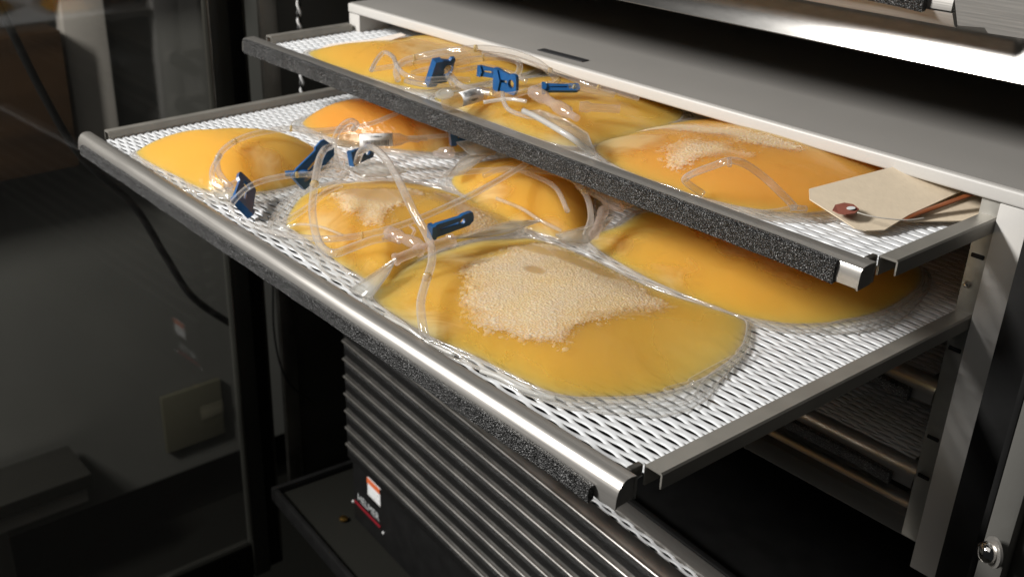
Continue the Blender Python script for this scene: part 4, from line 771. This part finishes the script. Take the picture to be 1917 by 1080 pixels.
hose('straight tube at the front of the deep amber bag running along the tray bar', [(-0.0622, 0.1723, 0.0520), (-0.0672, 0.1646, 0.0500), (-0.0718, 0.1561, 0.0500), (-0.0801, 0.1522, 0.0500)], .0016)
hose('thin clear tube running along under the lip of the cabinet top', [(-0.3502, 0.2114, 0.0680), (-0.3223, 0.2140, 0.0700), (-0.2815, 0.2104, 0.0700), (-0.2523, 0.2109, 0.0680), (-0.2302, 0.2169, 0.0660), (-0.2152, 0.2226, 0.0640)], .0017, (.4, .7))
hose('thin clear tube weaving between the two arches of the upper tray', [(-0.3545, 0.1522, 0.0620), (-0.3446, 0.1627, 0.0660), (-0.3232, 0.1684, 0.0680), (-0.3213, 0.1874, 0.0680), (-0.3069, 0.1961, 0.0660), (-0.2878, 0.1956, 0.0640)], .0016)
hose('short clear tube near the left bags of the upper tray front', [(-0.3533, 0.1469, 0.0580), (-0.3342, 0.1460, 0.0600), (-0.3216, 0.1539, 0.0600), (-0.3159, 0.1672, 0.0580), (-0.3136, 0.1813, 0.0580)], .0018)
hose('thin clear loop lying at the foot of the tilted keyhole clamp', [(-0.3385, 0.0519, 0.0100), (-0.3327, 0.0606, 0.0180), (-0.3293, 0.0725, 0.0200), (-0.3239, 0.0790, 0.0180), (-0.3187, 0.0714, 0.0140), (-0.3246, 0.0591, 0.0100)], .0018)
hose('thin clear tube on the plump orange bag in the rear middle', [(-0.2756, 0.1511, 0.0120), (-0.2716, 0.1678, 0.0150), (-0.2478, 0.1693, 0.0160), (-0.2261, 0.1673, 0.0150), (-0.1992, 0.1517, 0.0120)], .0016)
jr = hose('clear joint collar at the top of the pinched tube loop', [(-0.0822, 0.1413, 0.0780), (-0.0817, 0.1418, 0.0740)], .0011, (), 'collar', None)
jl = hose('clear crimp at the right end of the pinched tube loop', [(-0.0604, 0.1650, 0.0540), (-0.0577, 0.1673, 0.0540), (-0.0566, 0.1719, 0.0530)], .0016, (), 'crimp', None)

jr.name = 'joint_collar'; jl.name = 'tube_crimp'

def clamp(label, p0, p1, h, lean=(0, 0, 0), th=.0022, hook=True, kind=0):
    """slide clamp: a thin blue plate with a keyhole slot, standing on its long edge from p0 to p1"""
    p0, p1 = Vector(p0), Vector(p1); u = (p1 - p0); Lg = u.length; u.normalize(); v = Vector((0, 0, 1)) + Vector(lean); v = (v - u * v.dot(u)).normalized(); w = u.cross(v)
    n = 10
    r = h * .22; ol = [(0, h * .12), (Lg * .05, 0), (Lg * .9, 0), (Lg, h * .25)] + [(Lg - h * .0, h * .6), (Lg * .97, h * .92), (Lg * .90, h), (Lg * .72, h), (Lg * .66, h * .9), (Lg * .5, h * .93), (Lg * .1, h), (0, h * .9)]
    cx = Lg * .73; hole = [(cx + r * math.cos(2 * math.pi * k / 12 + .3), h * .5 + r * math.sin(2 * math.pi * k / 12 + .3)) for k in range(12)]
    slot = [(Lg * .18, h * .44), (cx - r * 1.35, h * .40), (cx - r * 1.35, h * .60), (Lg * .18, h * .56)]
    c = empty('tube_clamp', tuple(p0), label, 'clamp', 'blue slide clamps')
    o = plate('clamp_plate', ol, th, M['blue'], c, [hole, slot])
    m3 = Matrix((u, v, w)).transposed(); o.matrix_local = m3.to_4x4() @ Matrix.Translation((0, 0, -th / 2))
    if hook:
        k = plate('clamp_tab', [(0, 0), (h * .35, -h * .05), (h * .5, h * .5), (h * .3, h), (0, h)], th * 2.2, M['blue'], c)
        k.matrix_local = m3.to_4x4() @ Matrix.Translation((Lg * .0 - h * .18, 0, -th * 1.1))
    return c
clamp('blue clamp standing upright at the left over bare mesh', (-0.3379, 0.0162, -0.0020), (-0.3663, 0.0353, 0.0030), .016, (-.55, -.5, 0))
clamp('blue clamp with round keyhole tilted over the left tubes', (-0.3366, 0.0554, 0.0080), (-0.3380, 0.0804, 0.0260), .013, (-.2, -.1, 0))
clamp('small flat blue clamp lying beside the tilted keyhole clamp', (-0.3438, 0.0452, 0.0160), (-0.3365, 0.0581, 0.0160), .004, (0, -2, 0), hook=False)
clamp('blue clamp half hidden at the foot of the arched tube', (-0.3429, 0.0963, 0.0120), (-0.3452, 0.1142, 0.0140), .010, (-.1, 0, 0))
clamp('long dark blue clamp bar standing on the frothy bag ports', (-0.2125, 0.0612, 0.0130), (-0.2123, 0.0900, 0.0150), .0085, (.15, .3, 0))
clamp('dark blue clamp just below the upper tray front', (-0.3420, 0.1789, 0.0100), (-0.3344, 0.1986, 0.0120), .010, (0, .2, 0))
clamp('blue clamp shaped like a hook standing tall on the upper tray', (-0.3368, 0.1550, 0.0580), (-0.3365, 0.1691, 0.0580), .020, (.5, .35, 0))
clamp('pale blue clamp with square window facing the camera on the upper tray', (-0.2886, 0.1723, 0.0620), (-0.2699, 0.1721, 0.0620), .013, (.1, 0, 0))
clamp('blue clamp lying flat under the lip of the cabinet top', (-0.2618, 0.1871, 0.0640), (-0.2481, 0.2053, 0.0640), .006, (-1, 1.2, 0))
clamp('small dark blue clamp between the two arches of the upper tray', (-0.3154, 0.1794, 0.0640), (-0.3022, 0.1856, 0.0640), .007, (.1, .2, 0))
clamp('tiny blue clamp end peeking out under the upper tray front', (-0.2021, 0.1882, 0.0140), (-0.2032, 0.2023, 0.0140), .003, (0, -.6, 0), hook=False)

def pouch(label, p0, p1, rad, bar=True, flip=1):
    p0, p1 = Vector(p0), Vector(p1); Ln = (p1 - p0).length; d = (p1 - p0).normalized()
    r = empty('sample_pouch', tuple(p0 - Vector((0, 0, rad))), label, 'pouch', 'sample pouches'); up_ = Vector((0, 0, rad))
    prof = [(rad * .3, 0), (rad * .8, .03), (rad, .1), (rad, .62), (rad * .9, .70), (rad * .55, .76), (rad * .4, .82), (rad * .5, .86), (rad * .5, .9), (rad * .3, .93), (rad * .3, 1)]
    lathe('chamber', [(a, b * Ln) for a, b in prof], M['pouch'], r, up_, d, 24)
    if not bar: return r
    # printed wrap-around label: a curved sheet with bars and digits on it
    q = d.to_track_quat('Z', 'Y').to_matrix(); cv = (Vector((.23, -.28, .25)) - p0); cv = (cv - d * cv.dot(d)).normalized(); sv = d.cross(cv)
    def patch(name, a0, a1, t0, t1, rr, m, par, n=10):
        V = []; F = []
        for k in range(n + 1):
            a = a0 + (a1 - a0) * k / n
            for t in (t0, t1):
                for e in (rr, rr - .00012): V.append(up_ + d * (t * Ln) + (cv * math.cos(a) + sv * math.sin(a)) * e)
        for k in range(n):
            b = 4 * k; F += [(b, b + 2, b + 6, b + 4), (b + 1, b + 5, b + 7, b + 3), (b, b + 4, b + 5, b + 1), (b + 2, b + 3, b + 7, b + 6)]
        return link(name, V, F, m, par)
    lab = patch('barcode_label', -1.15, 1.15, .26, .62, rad * 1.03, M['white'], r)
    t = .30; rg = random.Random(4)
    while t < .58:
        w = rg.choice((.003, .005, .008)); patch('bar', .05 * flip, .95 * flip, t, t + w, rad * 1.045, M['ink'], lab, 6); t += w + rg.choice((.004, .006, .009))
    tm = Matrix((d * -1, sv * flip if False else (cv.cross(d * -1)), cv)).transposed().to_4x4()
    text('digits', 'V48811', rad * .55, M['ink'], lab, Matrix.Translation(up_ + d * (.44 * Ln) + (cv * math.cos(.45) - sv * math.sin(.45) * flip) * rad * 1.06) @ tm)
    return r
M['pouch'] = clear_film('pouch_plastic', tint=(.9, .84, .74), haze=.25, milk=(.62, .52, .38), rough=.06, edge=.5)
pouch('clear sampling pouch with white barcode label behind the left clamps', (-0.3783, 0.1052, 0.0180), (-0.3443, 0.1582, 0.0180), .0046)
pouch('clear pouch with striped white label under the tubes of the upper tray', (-0.2936, 0.1321, 0.0580), (-0.2956, 0.1797, 0.0600), .0048, True, -1)
sl = empty('seal_disc', (-0.2898, 0.1299, 0.0660), 'round embossed clear seal on the upper tray bags', 'seal')
lathe('disc', [(.0058, -.0006), (.0058, .0002), (.0050, .0006), (.0036, .0006), (.0032, .0002), (.0005, .0002)], M['film_milky'], sl, (0, 0, 0), (.15, -.25, 1), 24)
pr_ = empty('injection_port', (-0.3139, 0.1713, 0.0120), 'pinkish clear injection port lying over the mesh gap in the middle of lower tray', 'port')
po = np.array((-0.3139, 0.1713, 0.0120)); pa, pb = np.array((-0.3249, 0.1662, 0.0120)) - po, np.array((-0.3400, 0.1604, 0.0080)) - po
lathe('port_body', [(.0012, 0), (.0034, .0015), (.0040, .005), (.0036, .011), (.0022, .0125), (.0020, .016)], M['port'], pr_, Vector(pa), Vector(pb - pa), 18)

def card(name, label, pts, m, th=.0005, cat='tag'):
    P = np.array(pts); k = np.linalg.lstsq(np.c_[P[:, :2], np.ones(len(P))], P[:, 2], rcond=None)[0]; P[:, 2] = np.c_[P[:, :2], np.ones(len(P))] @ k; c = P.mean(0); r = empty(name, tuple(c), label, cat)
    n = len(P); V = [p - c for p in P] + [p - c - np.array([0, 0, th]) for p in P]
    F = [tuple(range(n)), tuple(range(2 * n - 1, n - 1, -1))] + [(i, i + n, (i + 1) % n + n, (i + 1) % n) for i in range(n)]
    link('card', V, F, m, r, False); return r, c
tg, tc_ = card('manila_tag', 'blank manila tag with red brown eyelet patch lying at the right end of upper tray', [(-0.0626, 0.1815, 0.0585), (-0.0571, 0.1748, 0.0580), (-0.0308, 0.1746, 0.0520), (-0.0265, 0.1776, 0.0505), (-0.0220, 0.1856, 0.0500), (-0.0224, 0.2058, 0.0510), (-0.0195, 0.2421, 0.0555), (-0.0184, 0.2685, 0.0600), (-0.0425, 0.2630, 0.0660), (-0.0515, 0.2312, 0.0620)], M['paper'])
e0 = [np.array(q) - tc_ for q in [(-0.0421, 0.1717, 0.0562), (-0.0449, 0.1779, 0.0566), (-0.0434, 0.1830, 0.0570), (-0.0392, 0.1841, 0.0572), (-0.0347, 0.1822, 0.0566), (-0.0338, 0.1775, 0.0558), (-0.0358, 0.1734, 0.0556), (-0.0386, 0.1719, 0.0556)]]
n = len(e0); c0 = sum(e0) / n
link('eyelet_patch', [p + np.array([0, 0, .0007]) for p in e0] + [p + np.array([0, 0, .0003]) for p in e0], [tuple(range(n))] + [(i, i + n, (i + 1) % n + n, (i + 1) % n) for i in range(n)], M['redbrown'], tg, False)
h0 = c0 + (np.array((-0.0369, 0.1799, 0.0567)) - tc_ - c0) * .8
lathe('hole', [(.0020, 0), (.0020, .00025), (.0004, .0003)], M['grey_ink'], tg, Vector(h0) + Vector((0, 0, .0008)), (-.1, -.1, 1), 14)
vs, fs = sweep(catmull([np.array(q) - tc_ for q in [(-0.0332, 0.1786, 0.0568), (-0.0280, 0.1818, 0.0558), (-0.0221, 0.1882, 0.0548), (-0.0170, 0.1959, 0.0540), (-0.0142, 0.2050, 0.0538)]], 8), .0003, 6); link('string', vs, fs, M['greypole'], tg)
t2, _ = card('manila_tag', 'second manila tag underneath the first, at the right rail of the upper tray', [(-0.0232, 0.2030, 0.0495), (-0.0003, 0.2369, 0.0495), (-0.0190, 0.2754, 0.0540), (-0.0370, 0.2624, 0.0560)], M['paper'])
bs = empty('brown_strip', (-0.0151, 0.2300, 0.0540), 'glossy brown strip between the two manila tags', 'strip')
so = np.array((-0.0151, 0.2300, 0.0540)); vs, fs = sweep(catmull([np.array(q) - so for q in [(-0.0224, 0.2012, 0.0510), (-0.0199, 0.2148, 0.0530), (-0.0153, 0.2295, 0.0560), (-0.0094, 0.2467, 0.0600)]], 8), .0018, 8, flat=.4); link('strip', vs, fs, M['brown_strip'], bs)
t3, _ = card('printed_card', 'pale pink printed card at the left end of the upper tray', [(-0.5032, 0.1643, 0.0475), (-0.4868, 0.1628, 0.0475), (-0.4767, 0.1759, 0.0500), (-0.4687, 0.1846, 0.0560), (-0.4531, 0.1997, 0.0600), (-0.4521, 0.2191, 0.0600), (-0.4636, 0.2224, 0.0600), (-0.4744, 0.2045, 0.0580), (-0.5059, 0.1849, 0.0500)], M['paper_pink'])

# ------------------------------------------------------------------ done
bpy.context.view_layer.update()
